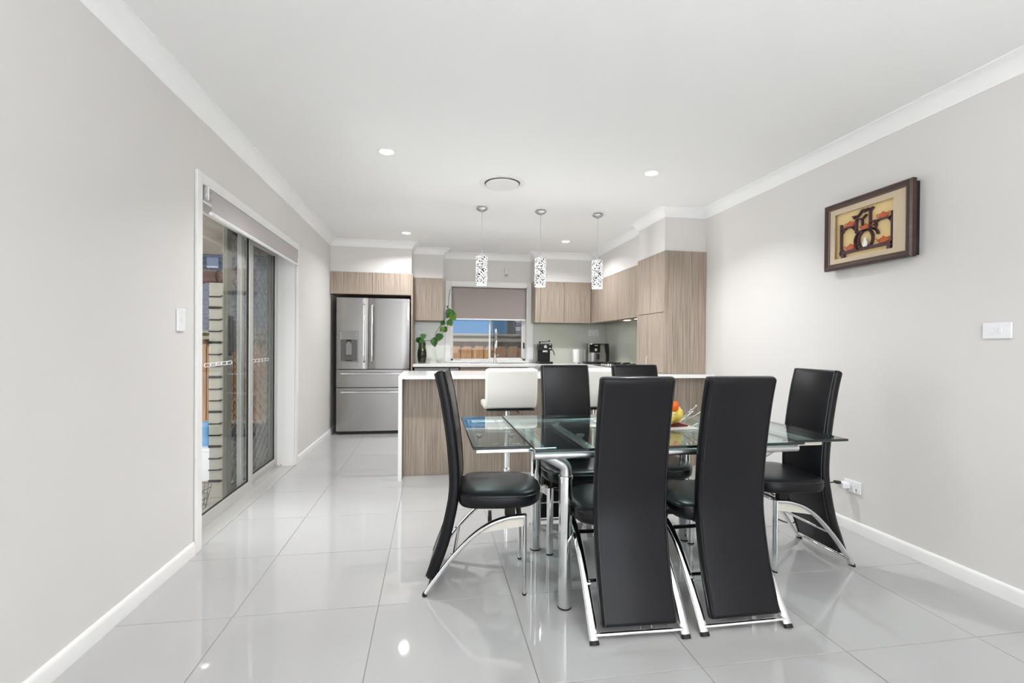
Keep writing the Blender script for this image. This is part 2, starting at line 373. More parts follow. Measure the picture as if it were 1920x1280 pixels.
# roller blind over the door
rb = thing('roller_blind', 'grey roller blind rolled up above the sliding door', 'blind', (XL, 3.87, 1.9))
part('roll', MB().lathe([(.034, 0), (.034, 1.80)], (XL+.004, 2.975, 2.003), 24, axis='y'), 'door_blind', rb)
part('fabric', MB().box(XL+.0365, XL+.0385, 3.00, 4.775, 1.905, 2.03).prism([(XL+.0365, 2.03), (XL+.0385, 2.03), (XL+.030, 2.036), (XL+.028, 2.035)], 'y', 3.0, 4.775), 'door_blind', rb)
part('bottom_rail', MB().tube([(XL+.038, 2.99, 1.898), (XL+.038, 4.785, 1.898)], .011, seg=14), 'plastic_white', rb)
for y in (2.958, 4.790): part('bracket', MB().box(XL-.035, XL+.04, y, y+.012, 1.965, 2.045, bev=.004).lathe([(.026, 0), (.026, .016)], (XL+.004, y-.004 if y < 4 else y, 2.003), 18, axis='y'), 'satin_metal', rb)
solo('blind_chain', MB().tube(crv([(XL+.028, 4.80, 2.0), (XL+.03, 4.805, 1.3), (XL+.03, 4.81, .72), (XL+.03, 4.83, .69), (XL+.03, 4.85, .72), (XL+.03, 4.845, 1.3), (XL+.028, 4.83, 2.0)], 10), .0022, seg=6), 'plastic_white', 'thin white looped bead chain hanging beside the sliding door', 'chain')

# ================================================================== KITCHEN WINDOW
wn = tag(bpy.data.objects.new('window_1', None), 'white framed sliding kitchen window', kind='structure'); COL.objects.link(wn); wn.location = (.83, YB, .9)
part('architrave', MB().box(WX0-.082, WX0, YB-.016, YB, .90, WZ1+.07, bev=.004).box(WX1, WX1+.09, YB-.016, YB, .90, WZ1+.07, bev=.004).box(WX0, WX1, YB-.016, YB, WZ1, WZ1+.07, bev=.004), 'white_paint', wn)
part('reveal', MB().box(WX0, WX0+.01, YB, YB+.2, WZ0, WZ1).box(WX1-.01, WX1, YB, YB+.2, WZ0, WZ1).box(WX0, WX1, YB, YB+.2, WZ1-.01, WZ1), 'white_paint', wn)
part('sill', MB().box(WX0-.08, WX1+.09, YB-.02, YB+.2, WZ0-.022, WZ0+.004, bev=.004), 'white_paint', wn)
wy = YB+.13
part('window_frame', MB().box(WX0+.01, WX0+.04, wy-.03, wy+.03, WZ0, WZ1-.01).box(WX1-.045, WX1-.01, wy-.03, wy+.03, WZ0, WZ1-.01).box(WX0, WX1, wy-.03, wy+.03, WZ0, WZ0+.028).box(WX0, WX1, wy-.03, wy+.03, WZ1-.04, WZ1-.01), 'white_paint', wn)
sa = part('sash', MB().box(.835, .865, wy-.02, wy+.01, WZ0+.028, WZ1-.04, bev=.003).box(.865, WX1-.045, wy-.02, wy+.01, WZ0+.028, WZ0+.045).box(WX1-.065, WX1-.045, wy-.02, wy+.01, WZ0+.028, WZ1-.04), 'white_paint', wn)
part('pane', MB().box(WX0+.04, .85, wy+.012, wy+.016, WZ0+.028, WZ1-.04), 'window_glass', wn)
part('pane', MB().box(.865, WX1-.05, wy-.008, wy-.004, WZ0+.04, WZ1-.04), 'window_glass', sa)
part('fly_mesh', MB().box(.85, WX1-.045, wy+.026, wy+.0275, WZ0+.028, WZ1-.04), 'flyscreen', wn)
part('latch', MB().box(WX1-.042, WX1-.022, YB+.085, YB+.1, 1.11, 1.20, bev=.004), 'plastic_black', wn)
kb = thing('roller_blind', 'taupe roller blind half lowered over the kitchen window', 'blind', (.83, YB+.04, 1.53))
part('roll', MB().lathe([(.022, 0), (.022, 1.10)], (WX0+.02, YB+.05, 1.985), 20, axis='x'), 'blind', kb)
part('fabric', MB().box(WX0+.025, WX1-.02, YB+.025, YB+.027, 1.545, 1.985), 'blind', kb)
part('bottom_rail', MB().box(WX0+.025, WX1-.02, YB+.02, YB+.034, 1.528, 1.548, bev=.003), 'plastic_white', kb)

# ================================================================== KITCHEN CABINETS
def door(parent, x0, x1, y0, y1, z0, z1, label=None): return part('door', MB().box(x0, x1, y0, y1, z0, z1, bev=.0015), 'wood', parent, label)
g_ = .0018
fc = thing('overhead_cabinet', 'taupe woodgrain double-door cabinet above the steel refrigerator', 'cabinet', (-.76, FY, 1.80))
part('body', MB().box(XL+.004, -.278, FY+.022, YB-.002, 1.80, KT-.006), 'wood', fc)
part('filler', MB().box(XL+.004, -1.245, FY+.002, FY+.021, 1.80, KT-.001), 'wood', fc)
door(fc, -1.243, -.765-g_, FY, FY+.02, 1.802, KT-.002); door(fc, -.765+g_, -.278, FY, FY+.02, 1.802, KT-.002)
solo('end_panel', MB().box(-.275, -.255, FY-.005, YB-.002, 0, KT, bev=.0015), 'wood', 'tall woodgrain end panel between refrigerator and kitchen worktop', 'panel', (-.265, FY, 0))
uc = thing('overhead_cabinet', 'single-door woodgrain wall cabinet left of the kitchen window', 'cabinet', (-.05, UY, 1.50))
part('body', MB().box(-.252, .145, UY+.022, YB-.002, 1.50, KT), 'wood', uc)
door(uc, -.235, .145, UY, UY+.02, 1.495, KT-.002); part('filler', MB().box(-.252, -.238, UY+.004, UY+.02, 1.497, KT-.002), 'wood', uc)
u2 = thing('overhead_cabinet', 'woodgrain wall cabinets in the corner right of the kitchen window', 'cabinet', (1.85, UY, 1.49))
part('body', MB().box(1.455, 2.285, UY+.022, YB-.002, 1.495, KT), 'wood', u2)
part('filler', MB().box(1.455, 1.527, UY+.002, UY+.02, 1.49, KT-.002), 'wood', u2)
door(u2, 1.53, 1.882-g_, UY, UY+.02, 1.49, KT-.002); door(u2, 1.882+g_, 2.283, UY, UY+.02, 1.49, KT-.002)
u3 = thing('overhead_cabinet', 'woodgrain wall cabinets with rangehood above the gas cooktop', 'cabinet', (2.3, 5.85, 1.49))
part('body', MB().box(2.31, XR-.002, 4.955, YB-.002, 1.50, KT), 'wood', u3)
for a, b in ((6.48, UY-.002), (5.38, 6.476), (4.957, 5.376)): door(u3, 2.288, 2.308, a, b, 1.49, KT-.002)
hoodp = part('rangehood', MB().box(2.315, 2.60, 5.15, 5.72, 1.478, 1.499, bev=.004), 'steel', u3, 'slim steel rangehood')
for y in (5.28, 5.60): part('hood_lamp', MB().box(2.335, 2.385, y-.05, y+.05, 1.474, 1.479), 'hood_glow', hoodp)
PXF, PY0, PY1 = 2.200, 4.325, 4.95
pn = thing('pantry_cabinet', 'tall woodgrain pantry cabinet standing against the right wall', 'cabinet', (2.42, 4.6, .895))
part('body', MB().box(PXF+.022, XR-.002, PY0+.02, PY1-.002, .896, KT), 'wood', pn)
part('side_panel', MB().box(PXF, XR-.002, PY0, PY0+.018, .896, KT, bev=.0015), 'wood', pn)
for a, b in ((PY0+.021, 4.64-g_), (4.64+g_, PY1-.002)): door(pn, PXF, PXF+.02, a, b, 1.495, KT-.002)
d_ = door(pn, PXF, PXF+.02, PY0+.021, 4.69, .90, 1.489); part('handle', MB().tube([(PXF-.001, 4.672, .955), (PXF-.018, 4.672, .96), (PXF-.018, 4.672, 1.05), (PXF-.001, 4.672, 1.055)], .004, seg=8), 'satin_metal', d_)
door(pn, PXF, PXF+.02, 4.694, PY1-.002, .90, 1.489)

# ---- peninsula
IY0, IY1, IX0 = 4.168, 4.955, -.281
IZ = .895
pw = solo('peninsula_worktop', MB().box(IX0, XR-.002, IY0, IY1, IZ-.03, IZ, bev=.002).box(IX0, IX0+.03, IY0, IY1, 0, IZ-.03, bev=.001), 'stone', 'white stone benchtop with waterfall end over the breakfast peninsula', 'worktop', (1.17, 4.56, 0))
pb = thing('peninsula_cabinet', 'woodgrain base cabinet under the white breakfast peninsula top', 'cabinet', (1.17, 4.6, 0))
part('body', MB().box(IX0+.032, XR-.003, 4.35, 4.95, .0, IZ-.031), 'wood', pb)
ex = [IX0+.032, .935, 2.40, XR-.003]
for a, b in zip(ex, ex[1:]): part('back_panel', MB().box(a+.0007, b-.0007, 4.332, 4.349, .002, IZ-.0315, bev=.0008), 'wood', pb)
# ---- back and right worktop
CT = .90
solo('kitchen_worktop', MB().box(-.254, 2.08, 6.45, YB-.012, CT-.035, CT, bev=.002).box(2.08, XR-.01, 4.958, YB-.012, CT-.035, CT, bev=.002), 'stone', 'white stone worktop running under the window and round the corner', 'worktop', (1.2, 6.7, .865))
bc = thing('base_cabinet', 'woodgrain base cabinets below the kitchen window and sink', 'cabinet', (1.2, 6.5, 0))
part('body', MB().box(.37, 2.08, 6.50, YB-.01, .10, CT-.036), 'wood', bc); part('kickboard', MB().box(.37, 2.1, 6.53, 6.545, 0, .10), 'plastic_white', bc)
for a, b in ((.372, .80), (.803, 1.23), (1.233, 1.66), (1.663, 2.08)): door(bc, a, b, 6.48, 6.499, .105, CT-.06)
bd = thing('base_cabinet', 'woodgrain base cabinets below the gas cooktop', 'cabinet', (2.4, 5.8, 0))
part('body', MB().box(2.12, XR-.003, 4.958, 6.497, 0, CT-.036), 'wood', bd)
for a, b in ((4.962, 5.4), (5.403, 5.95), (5.953, 6.475)): door(bd, 2.10, 2.119, a, b, .105, CT-.04)
dw = thing('dishwasher', 'white fronted dishwasher beside the refrigerator under the worktop', 'dishwasher', (.06, 6.48, 0))
part('body', MB().box(-.235, .362, 6.50, 7.0, .02, CT-.04), 'plastic_black', dw); part('door', MB().box(-.228, .352, 6.475, 6.499, .12, .845, bev=.003), 'plastic_white', dw)
part('control_strip', MB().box(-.228, .352, 6.470, 6.475, .80, .842, bev=.002), 'screen_grey', dw); part('kickboard', MB().box(-.235, .362, 6.53, 6.54, 0, .11), 'plastic_black', dw)
solo('splashback', MB().box(-.252, WX0-.083, YB-.009, YB-.001, CT, 1.495), 'splash', 'grey-green glass splashback panel left of the kitchen window', 'splashback', (-.05, YB-.005, CT))
solo('splashback', MB().box(WX1+.092, XR-.011, YB-.009, YB-.001, CT, 1.49), 'splash', 'grey-green glass splashback behind the coffee machine and air fryer', 'splashback', (2.0, YB-.005, CT))
solo('splashback', MB().box(XR-.009, XR-.001, PY1+.002, YB-.011, CT, 1.495), 'splash', 'grey-green glass splashback on the right wall behind the gas cooktop', 'splashback', (XR-.005, 6, CT))

# ---- refrigerator
FX0, FX1, FF = -1.205, -.293, 6.39
fr = thing('refrigerator', 'stainless steel french-door refrigerator with water dispenser', 'refrigerator', (-.75, 6.72, 0))
part('body', MB().box(FX0+.004, FX1-.004, FF+.07, YB-.03, .03, 1.735, bev=.006), 'plastic_black', fr)
part('plinth', MB().box(FX0+.02, FX1-.02, FF+.06, FF+.30, 0, .035), 'plastic_black', fr)
def fdoor(nm, x0, x1, z0, z1):
    n = 10; pts = []
    # gently crowned front, rounded vertical edges
    for k in range(n+1):
        t = k/n; x = x0+(x1-x0)*t; e = min(t, 1-t)*(x1-x0); r = .012
        pts.append((x, FF+(0 if e > r else (r-math.sqrt(max(0, r*r-(r-e)**2))))+.004*(2*t-1)**2))
    pts += [(x1, FF+.066), (x0, FF+.066)]
    return part(nm, MB().prism(pts, 'z', z0, z1), 'steel', fr)
DM = -.808
dl_ = fdoor('door', FX0, DM-.003, .842, 1.752); dr_ = fdoor('door', DM+.003, FX1, .842, 1.752)
w1 = fdoor('drawer', FX0, FX1, .608, .832); w2_ = fdoor('drawer', FX0, FX1, .045, .598)
for d, x in ((dl_, -.862), (dr_, -.760)):
    part('handle', MB().tube(crv([(x, FF+.004, 1.665), (x, FF-.035, 1.655), (x, FF-.045, 1.60), (x, FF-.050, 1.29), (x, FF-.045, .98), (x, FF-.035, .945), (x, FF+.004, .935)], 5), .0125, seg=14), 'chrome', d, 'polished bar handle')
for d, z in ((w1, .783), (w2_, .548)):
    part('handle', MB().tube(crv([(-1.14, FF+.004, z), (-1.135, FF-.035, z), (-1.08, FF-.045, z), (-.75, FF-.05, z), (-.42, FF-.045, z), (-.365, FF-.035, z), (-.36, FF+.004, z)], 5), .0125, seg=14), 'chrome', d, 'polished bar handle')
dp = part('dispenser', MB().box(-1.162, -.936, FF-.004, FF+.001, 1.215, 1.325, bev=.003).box(-1.165, -.933, FF-.003, FF+.001, .925, .945, bev=.002).box(-1.165, -1.150, FF-.003, FF+.001, .94, 1.22).box(-.948, -.933, FF-.003, FF+.001, .94, 1.22), 'screen_grey', dl_, 'grey water and ice dispenser')
part('recess', MB().box(-1.152, -.946, FF-.002, FF, .944, 1.216), 'grey_plastic', dp)
part('paddle', MB().box(-1.085, -1.012, FF-.012, FF-.002, 1.02, 1.17, bev=.003).box(-1.066, -1.03, FF-.018, FF-.012, 1.10, 1.19, bev=.002), 'screen_grey', dp)
part('spout', MB().box(-1.075, -1.02, FF-.02, FF-.002, 1.195, 1.214, bev=.003), 'plastic_black', dp)
part('drip_tray', MB().box(-1.09, -1.0, FF-.014, FF-.002, .945, .955), 'plastic_black', dp)
for k in range(3):
    for x in (-1.146, -.952): part('button', MB().lathe([(.005, 0), (.005, -.0025)], (x, FF-.004, 1.236+k*.03), 10, axis='y'), 'plastic_white', dp)

# ================================================================== KITCHEN OBJECTS
# tap
tp = thing('kitchen_tap', 'tall chrome spring mixer tap behind the sink', 'tap', (.90, 6.93, CT))
part('base', MB().lathe([(.026, CT), (.026, CT+.006), (.02, CT+.02), (.017, CT+.05), (.017, CT+.13), (.012, CT+.14)], (.90, 6.93, 0), 18), 'chrome', tp)
part('riser', MB().tube([(.90, 6.93, CT+.13), (.90, 6.93, CT+.30)], .008, seg=10), 'chrome', tp)
sp_ = crv([(.90, 6.93, CT+.28), (.90, 6.93, CT+.42), (.90, 6.90, CT+.485), (.90, 6.83, CT+.49), (.90, 6.79, CT+.43), (.90, 6.785, CT+.33)], 12)
part('spring', MB().tube([p+Vector((.004*math.cos(i*1.7), 0, 0)) for i, p in enumerate(sp_)], .0095, seg=8), 'chrome', tp)
part('spray_head', MB().lathe([(.012, CT+.33), (.015, CT+.31), (.015, CT+.24), (.018, CT+.22), (.016, CT+.215)], (.90, 6.785, 0), 14), 'chrome', tp)
part('lever', MB().tube([(.915, 6.93, CT+.10), (.955, 6.92, CT+.125)], .005, seg=8), 'chrome', tp)
sk = thing('sink', 'stainless steel sink rim let into the worktop below the window', 'sink', (.83, 6.75, CT))
part('rim', MB().box(.50, 1.30, 6.54, 6.555, CT, CT+.004).box(.50, 1.30, 6.885, 6.90, CT, CT+.004).box(.50, .515, 6.555, 6.885, CT, CT+.004).box(1.285, 1.30, 6.555, 6.885, CT, CT+.004), 'chrome', sk)
part('bowl', MB().box(.515, 1.285, 6.555, 6.885, CT, CT+.0012), 'steel', sk)
# vase with pothos
vx, vy = -.140, 6.80
vs = thing('vase', 'dark green glass vase of water on the worktop by the refrigerator', 'vase', (vx, vy, CT))
part('glass_body', MB().lathe([(.042, CT), (.05, CT+.006), (.060, CT+.05), (.067, CT+.11), (.064, CT+.16), (.054, CT+.21), (.050, CT+.25), (.053, CT+.285), (.050, CT+.285), (.047, CT+.25), (.050, CT+.21), (.060, CT+.16), (.063, CT+.11), (.056, CT+.05), (.046, CT+.012), (.001, CT+.010)], (vx, vy, 0), 28, caps=False), 'vase_glass', vs)
part('water', MB().lathe([(.001, CT+.013), (.045, CT+.014), (.055, CT+.05), (.061, CT+.11), (.058, CT+.16), (.052, CT+.195), (.001, CT+.195)], (vx, vy, 0), 24), 'vase_water', vs)
po = thing('pothos_plant', 'trailing pothos vine climbing from the green vase to the window', 'plant', (vx, vy, CT+.1))
V1 = [(-.14, 6.80, 1.0), (-.128, 6.80, 1.195), (-.033, 6.8, 1.218), (.032, 6.8, 1.263), (.047, 6.8, 1.323), (.083, 6.8, 1.383), (.141, 6.8, 1.473), (.2, 6.85, 1.579), (.221, 6.93, 1.691), (.232, 7.03, 1.841), (.255, 7.03, 1.965)]
V2 = [(.032, 6.80, 1.263), (.062, 6.79, 1.248), (.128, 6.79, 1.309), (.186, 6.79, 1.384), (.23, 6.79, 1.459), (.259, 6.79, 1.52), (.275, 6.79, 1.60)]
for V_ in (V1, V2, [(-.14, 6.8, 1.02), (-.15, 6.80, 1.2), (-.17, 6.79, 1.245), (-.20, 6.78, 1.24)]): part('stem', MB().tube(crv(V_, 6), .0032, seg=6), 'stem', po)
def leaf_mesh(nm, mt):
    o = [(0, 0), (.30, -.10), (.52, .05), (.56, .30), (.46, .56), (.25, .82), (0, 1.05)]
    vs_ = []; fs = []
    for i, (a, b) in enumerate(o): vs_ += [(-a*.9, b, .10*a), (0, b if i else .04, 0 if i < 6 else 0), (a*.9, b, .10*a)]
    for i in range(6): k = i*3; fs += [(k, k+1, k+4, k+3), (k+1, k+2, k+5, k+4)]
    top = [(x, y, z-.35*y*y*.4) for x, y, z in vs_]; bot = [(x, y, z-.02) for x, y, z in top]; n_ = len(top)
    return MB().add(top, fs).add(bot, [tuple(reversed(f)) for f in fs]).mesh(nm, mt)
LM = [leaf_mesh('leaf', 'leaf'), leaf_mesh('leaf', 'leaf_light')]
for (x, z), ang, s_, mi in [((-.194, 1.25), 160, .085, 0), ((-.15, 1.265), 60, .075, 0), ((-.165, 1.215), 110, .07, 0), ((.02, 1.235), 170, .105, 0), ((.05, 1.215), 265, .10, 0), ((.105, 1.305), 190, .11, 0), ((.145, 1.40), 200, .07, 1), ((.20, 1.375), 270, .08, 0), ((.12, 1.475), 100, .08, 0), ((.225, 1.50), 150, .09, 1), ((.26, 1.585), 130, .12, 1), ((.262, 1.64), 215, .125, 0), ((.262, 1.49), 235, .085, 0), ((.205, 1.70), 160, .03, 0)]:
    lo = put('leaf', LM[mi], po, (x-vx, 6.78-vy+random.uniform(-.02, .02), z-CT-.1), (math.radians(78+random.uniform(-15, 15)), math.radians(ang), random.uniform(-.4, .4)))
    lo.scale = (s_, s_, s_)
# power points on walls
def plate(name, label, c, axis, w_, h_, kind='switch', cat='switch', n=2):
    t_ = thing(name, label, cat, c, {'x-': -PI/2, 'x+': PI/2, 'y-': 0}[axis])
    part('face_plate', MB().box(-w_/2, w_/2, -.010, 0, -h_/2, h_/2, bev=.003), 'plastic_white', t_, world=False)
    for i in range(n):
        x = (i-(n-1)/2)*.032 if kind == 'switch' else (-1 if i == 0 else 1)*w_*.25
        if kind == 'switch': part('rocker', MB().box(x-.008, x+.008, -.0145, -.010, -.013, .013, bev=.002), 'plastic_white', t_, world=False)
        else:
            part('rocker', MB().box(x-.006, x+.006, -.0135, -.010, .012, .028, bev=.0015), 'plastic_white', t_, world=False)
            part('socket', MB().box(x-.0035, x-.0015, -.0108, -.0098, -.018, -.008).box(x+.0015, x+.0035, -.0108, -.0098, -.018, -.008).box(x-.001, x+.001, -.0108, -.0098, -.03, -.021), 'plastic_black', t_, world=False)
    return t_
plate('light_switch', 'white light switch on the left wall beside the sliding door', (XL, 2.73, 1.278), 'x+', .075, .115, n=1)
plate('light_switch', 'wide white switch plate at the right edge on the right wall', (XR, 1.866, 1.247), 'x-', .118, .076, n=2)
plate('power_point', 'upper white power point on the splashback above the vase', (-.195, YB-.009, 1.40), 'y-', .115, .10, 'gpo', 'power point')
plate('power_point', 'lower white power point on the splashback just above the vase', (-.195, YB-.009, 1.27), 'y-', .115, .10, 'gpo', 'power point')
plate('power_point', 'white power point on the splashback above the air fryer', (2.43, YB-.009, 1.36), 'y-', .16, .10, 'gpo', 'power point')
ch = plate('power_point', 'low white power point on the right wall behind the end chair', (XR, 2.643, .283), 'x-', .118, .076, 'gpo', 'power point')
ad = thing('charger', 'white plug-in charger with black cable in the low wall socket', 'charger', (XR-.013, 2.66, .29))
part('plug_body', MB().box(XR-.065, XR-.0135, 2.65, 2.70, .268, .305, bev=.006), 'plastic_white', ad)
part('connector', MB().box(XR-.095, XR-.065, 2.665, 2.70, .295, .312, bev=.004), 'plastic_black', ad)
part('cable', MB().tube(crv([(XR-.09, 2.685, .303), (XR-.14, 2.72, .285), (XR-.20, 2.76, .22), (XR-.26, 2.78, .09), (XR-.30, 2.80, .008), (XR-.34, 2.90, .006)], 8), .004, seg=8), 'plastic_black', ad)
ss = thing('wall_sensor', 'small white alarm sensor on the wall above the kitchen window', 'sensor', (1.075, YB, 2.235))
part('housing', MB().box(1.045, 1.105, YB-.03, YB, 2.17, 2.30, bev=.012), 'wall', ss); part('lens', MB().box(1.055, 1.095, YB-.033, YB-.029, 2.18, 2.205, bev=.002), 'screen_grey', ss)
# coffee machine
cm = thing('coffee_machine', 'black espresso coffee machine on the worktop beside the window', 'coffee machine', (1.575, 6.78, CT))
cx, cy_ = 1.575, 6.72
part('body', MB().box(cx-.07, cx+.095, cy_+.0, cy_+.16, CT+.02, CT+.20, bev=.008), 'plastic_black', cm)
part('head', MB().box(cx-.085, cx+.105, cy_-.09, cy_+.17, CT+.19, CT+.285, bev=.012), 'plastic_black', cm)
part('drip_tray', MB().box(cx-.085, cx+.115, cy_-.10, cy_+.16, CT, CT+.03, bev=.006), 'plastic_black', cm)
part('cup_rail', MB().tube([(cx-.075, cy_-.06, CT+.285), (cx-.075, cy_-.06, CT+.31), (cx+.06, cy_-.06, CT+.32), (cx+.075, cy_-.06, CT+.335)], .005, seg=8).ball((cx-.07, cy_-.05, CT+.305), .014).ball((cx+.07, cy_-.05, CT+.325), .012), 'plastic_black', cm)
part('dial', MB().lathe([(.024, 0), (.024, -.008), (.012, -.02), (.001, -.02)], (cx+.005, cy_-.09, CT+.245), 20, axis='y'), 'chrome', cm, 'round chrome pressure dial')
part('button', MB().box(cx+.058, cx+.085, cy_-.094, cy_-.09, CT+.213, CT+.225).box(cx+.06, cx+.085, cy_-.094, cy_-.09, CT+.265, CT+.275), 'plastic_white', cm)
part('badge', MB().box(cx-.035, cx+.035, cy_-.095, cy_-.088, CT+.165, CT+.19, bev=.002), 'chrome', cm)
part('portafilter', MB().lathe([(.03, CT+.165), (.03, CT+.19)], (cx, cy_-.045, 0), 16).tube([(cx, cy_-.06, CT+.175), (cx, cy_-.16, CT+.165)], .01, seg=10), 'chrome', cm)
part('steam_wand', MB().tube(crv([(cx+.10, cy_-.03, CT+.20), (cx+.125, cy_-.04, CT+.19), (cx+.15, cy_-.05, CT+.12)], 5), .006, seg=8), 'plastic_black', cm)
part('water_tank', MB().box(cx-.11, cx-.072, cy_+.05, cy_+.17, CT+.02, CT+.28, bev=.005), 'screen_grey', cm)
# paper towel
pt = thing('paper_towel', 'white paper towel roll standing on its holder on the worktop', 'paper towel', (2.093, 6.83, CT))
part('holder', MB().lathe([(.072, CT), (.072, CT+.008), (.01, CT+.012), (.006, CT+.215)], (2.093, 6.83, 0), 24), 'chrome', pt)
part('roll', MB().lathe([(.02, CT+.014), (.052, CT+.014), (.054, CT+.02), (.054, CT+.20), (.052, CT+.206), (.02, CT+.206)], (2.093, 6.83, 0), 28), 'paper', pt)
# air fryer
af = thing('air_fryer', 'silver and black air fryer in the worktop corner', 'air fryer', (2.32, 6.55, CT))
def oval(cx, cy, rx, ry, n=28, p=3.2):
    return [(cx+rx*math.copysign(abs(math.cos(2*PI*k/n))**(2/p), math.cos(2*PI*k/n)), cy+ry*math.copysign(abs(math.sin(2*PI*k/n))**(2/p), math.sin(2*PI*k/n))) for k in range(n)]
ax, ay = 2.315, 6.66
part('base', MB().rings([[(x, y, z) for x, y in oval(ax, ay, .165*s, .17*s)] for s, z in ((.96, CT), (1, CT+.01), (1, CT+.035))]), 'plastic_black', af)
part('body', MB().rings([[(x, y, z) for x, y in oval(ax, ay, .163*s, .168*s)] for s, z in ((1, CT+.036), (1, CT+.12), (.985, CT+.20), (.95, CT+.275), (.90, CT+.29))]), ['steel'], af)
part('back_shell', MB().rings([[(x, y, z) for x, y in oval(ax+.055, ay+.012, .145*s, .166*s)] for s, z in ((1, CT+.036), (1, CT+.2), (.97, CT+.288), (.9, CT+.294))]), 'plastic_black', af)
dr2 = part('drawer', MB().rings([[(x, y, z) for x, y in oval(ax-.006, ay-.012, .160, .165)] for z in (CT+.04, CT+.155)]), 'steel', af)
part('handle', MB().box(ax-.035, ax-.005, ay-.235, ay-.17, CT+.07, CT+.15, bev=.008), 'plastic_black', dr2)
part('control_panel', MB().box(ax-.135, ax+.025, ay-.178, ay-.15, CT+.165, CT+.285, bev=.01), 'black_gloss', af)
part('knob', MB().lathe([(.02, 0), (.02, -.014), (.016, -.018), (.001, -.018)], (ax-.045, ay-.178, CT+.205), 18, axis='y'), 'chrome', af)
part('logo', MB().box(ax-.06, ax-.015, ay-.1795, ay-.178, CT+.262, CT+.268), 'plastic_white', af)
# cooktop
ck = thing('gas_cooktop', 'gas cooktop with black cast grates on the right worktop', 'cooktop', (2.36, 5.75, CT))
part('tray', MB().box(2.12, 2.58, 5.35, 6.15, CT, CT+.008, bev=.003), 'cooktop', ck)
for bx_, by_ in ((2.24, 5.52), (2.46, 5.52), (2.24, 5.98), (2.46, 5.98), (2.36, 5.75)):
    bn = part('burner', MB().lathe([(.045, CT+.008), (.045, CT+.02), (.03, CT+.026), (.001, CT+.028)], (bx_, by_, 0), 18), 'plastic_black', ck)
    gr = MB()
    for a in range(4):
        c_, s_ = math.cos(a*PI/2), math.sin(a*PI/2); gr.tube([(bx_+c_*.03, by_+s_*.03, CT+.04), (bx_+c_*.105, by_+s_*.105, CT+.042), (bx_+c_*.11, by_+s_*.11, CT+.008)], .005, seg=6)
    part('grate', gr, 'plastic_black', bn)
for k in range(5): part('knob', MB().lathe([(.018, CT+.008), (.018, CT+.03), (.014, CT+.034), (.001, CT+.034)], (2.155, 5.60+k*.075, 0), 14), 'chrome', ck)
# glassware on the peninsula
for k, (x, y) in enumerate([(.96, 4.66), (1.035, 4.70), (1.10, 4.67), (1.17, 4.71), (1.235, 4.67), (1.0, 4.78), (1.07, 4.80), (1.14, 4.79), (1.21, 4.81)]):
    solo('drinking_glass', MB().lathe([(.034, IZ), (.035, IZ+.004), (.030, IZ+.05), (.026, IZ+.062), (.001, IZ+.062), (.001, IZ+.056), (.022, IZ+.054), (.028, IZ+.04), (.031, IZ)], (x, y, 0), 18, caps=False), 'clear_glass',
         'small clear drinking glass upside down in the cluster on the peninsula', 'glass', (x, y, IZ), 'glasses upside down on the peninsula')

# ================================================================== CEILING FITTINGS
spots = [((-.320, 3.43), 'front left recessed ceiling downlight, nearest the sliding door'), ((1.657, 3.485), 'front right recessed ceiling downlight above the dining table side'),
         ((-.314, 5.886), 'rear left recessed ceiling downlight in front of the refrigerator'), ((1.676, 5.961), 'rear right recessed ceiling downlight above the kitchen floor')]
ring = MB().lathe([(.046, 0), (.046, -.005), (.052, -.008), (.060, -.004), (.062, 0)], seg=32).mesh('trim_ring', 'white_paint')
lens = MB().lathe([(.046, -.003), (.044, -.0045), (.001, -.0045)], seg=32).mesh('lens', 'lamp_glow')
ldata = bpy.data.lights.new('downlight_lamp', 'AREA'); ldata.shape = 'DISK'; ldata.size = .085; ldata.energy = DOWN_W; ldata.color = (.98, .99, 1); ldata.spread = math.radians(127)
ldata2 = ldata.copy(); ldata2.spread = math.radians(146); ldata2.energy = DOWN_W*1.0
for (x, y), lb in spots:
    t_ = thing('downlight', lb, 'downlight', (x, y, CE), group='recessed ceiling downlights')
    put('trim_ring', ring, t_, (0, 0, 0)); put('lens', lens, t_, (0, 0, 0))
    put('downlight_lamp', ldata if y < 5 else ldata2, t_, (0, 0, -.012))
vt = thing('ceiling_vent', 'round white air vent flush in the ceiling', 'vent', (.561, 3.929, CE))
part('outer_ring', MB().lathe([(.145, 0), (.148, -.006), (.165, -.010), (.185, -.006), (.188, 0)], seg=48), 'white_paint', vt, world=False)
part('core_disc', MB().lathe([(.02, -.004), (.128, -.004), (.136, -.012), (.128, -.018), (.001, -.020)], seg=48), 'white_paint', vt, world=False)
part('throat', MB().lathe([(.001, -.001), (.146, -.001), (.146, -.0025), (.001, -.0025)], seg=48), 'alu_dark', vt, world=False)
pdata = bpy.data.lights.new('pendant_lamp', 'POINT'); pdata.energy = PEND_W; pdata.shadow_soft_size = .03; pdata.color = (.98, .99, 1)
pr0 = MB().lathe([(.001, 0), (.042, 0), (.057, -.018), (.040, -.032), (.018, -.042), (.006, -.046), (.004, -.058), (.001, -.058)], seg=32).mesh('ceiling_rose', 'satin_metal')
zt, zb = 2.024-CE, 1.742-CE
pcord = MB().tube([(0, 0, -.05), (0, 0, zt+.03)], .0022, seg=8).mesh('cord', 'satin_metal')
pcap = MB().lathe([(.001, zt+.03), (.008, zt+.03), (.012, zt+.008), (.054, zt+.006), (.056, zt), (.056, zt-.008), (.001, zt-.008)], seg=32).mesh('cap', 'chrome')
psh = MB().lathe([(.055, zt-.008), (.055, zb+.012)], seg=40, caps=False).lathe([(.051, zb+.012), (.051, zt-.008)], seg=40, caps=False).mesh('crystal_shade', 'crystal')
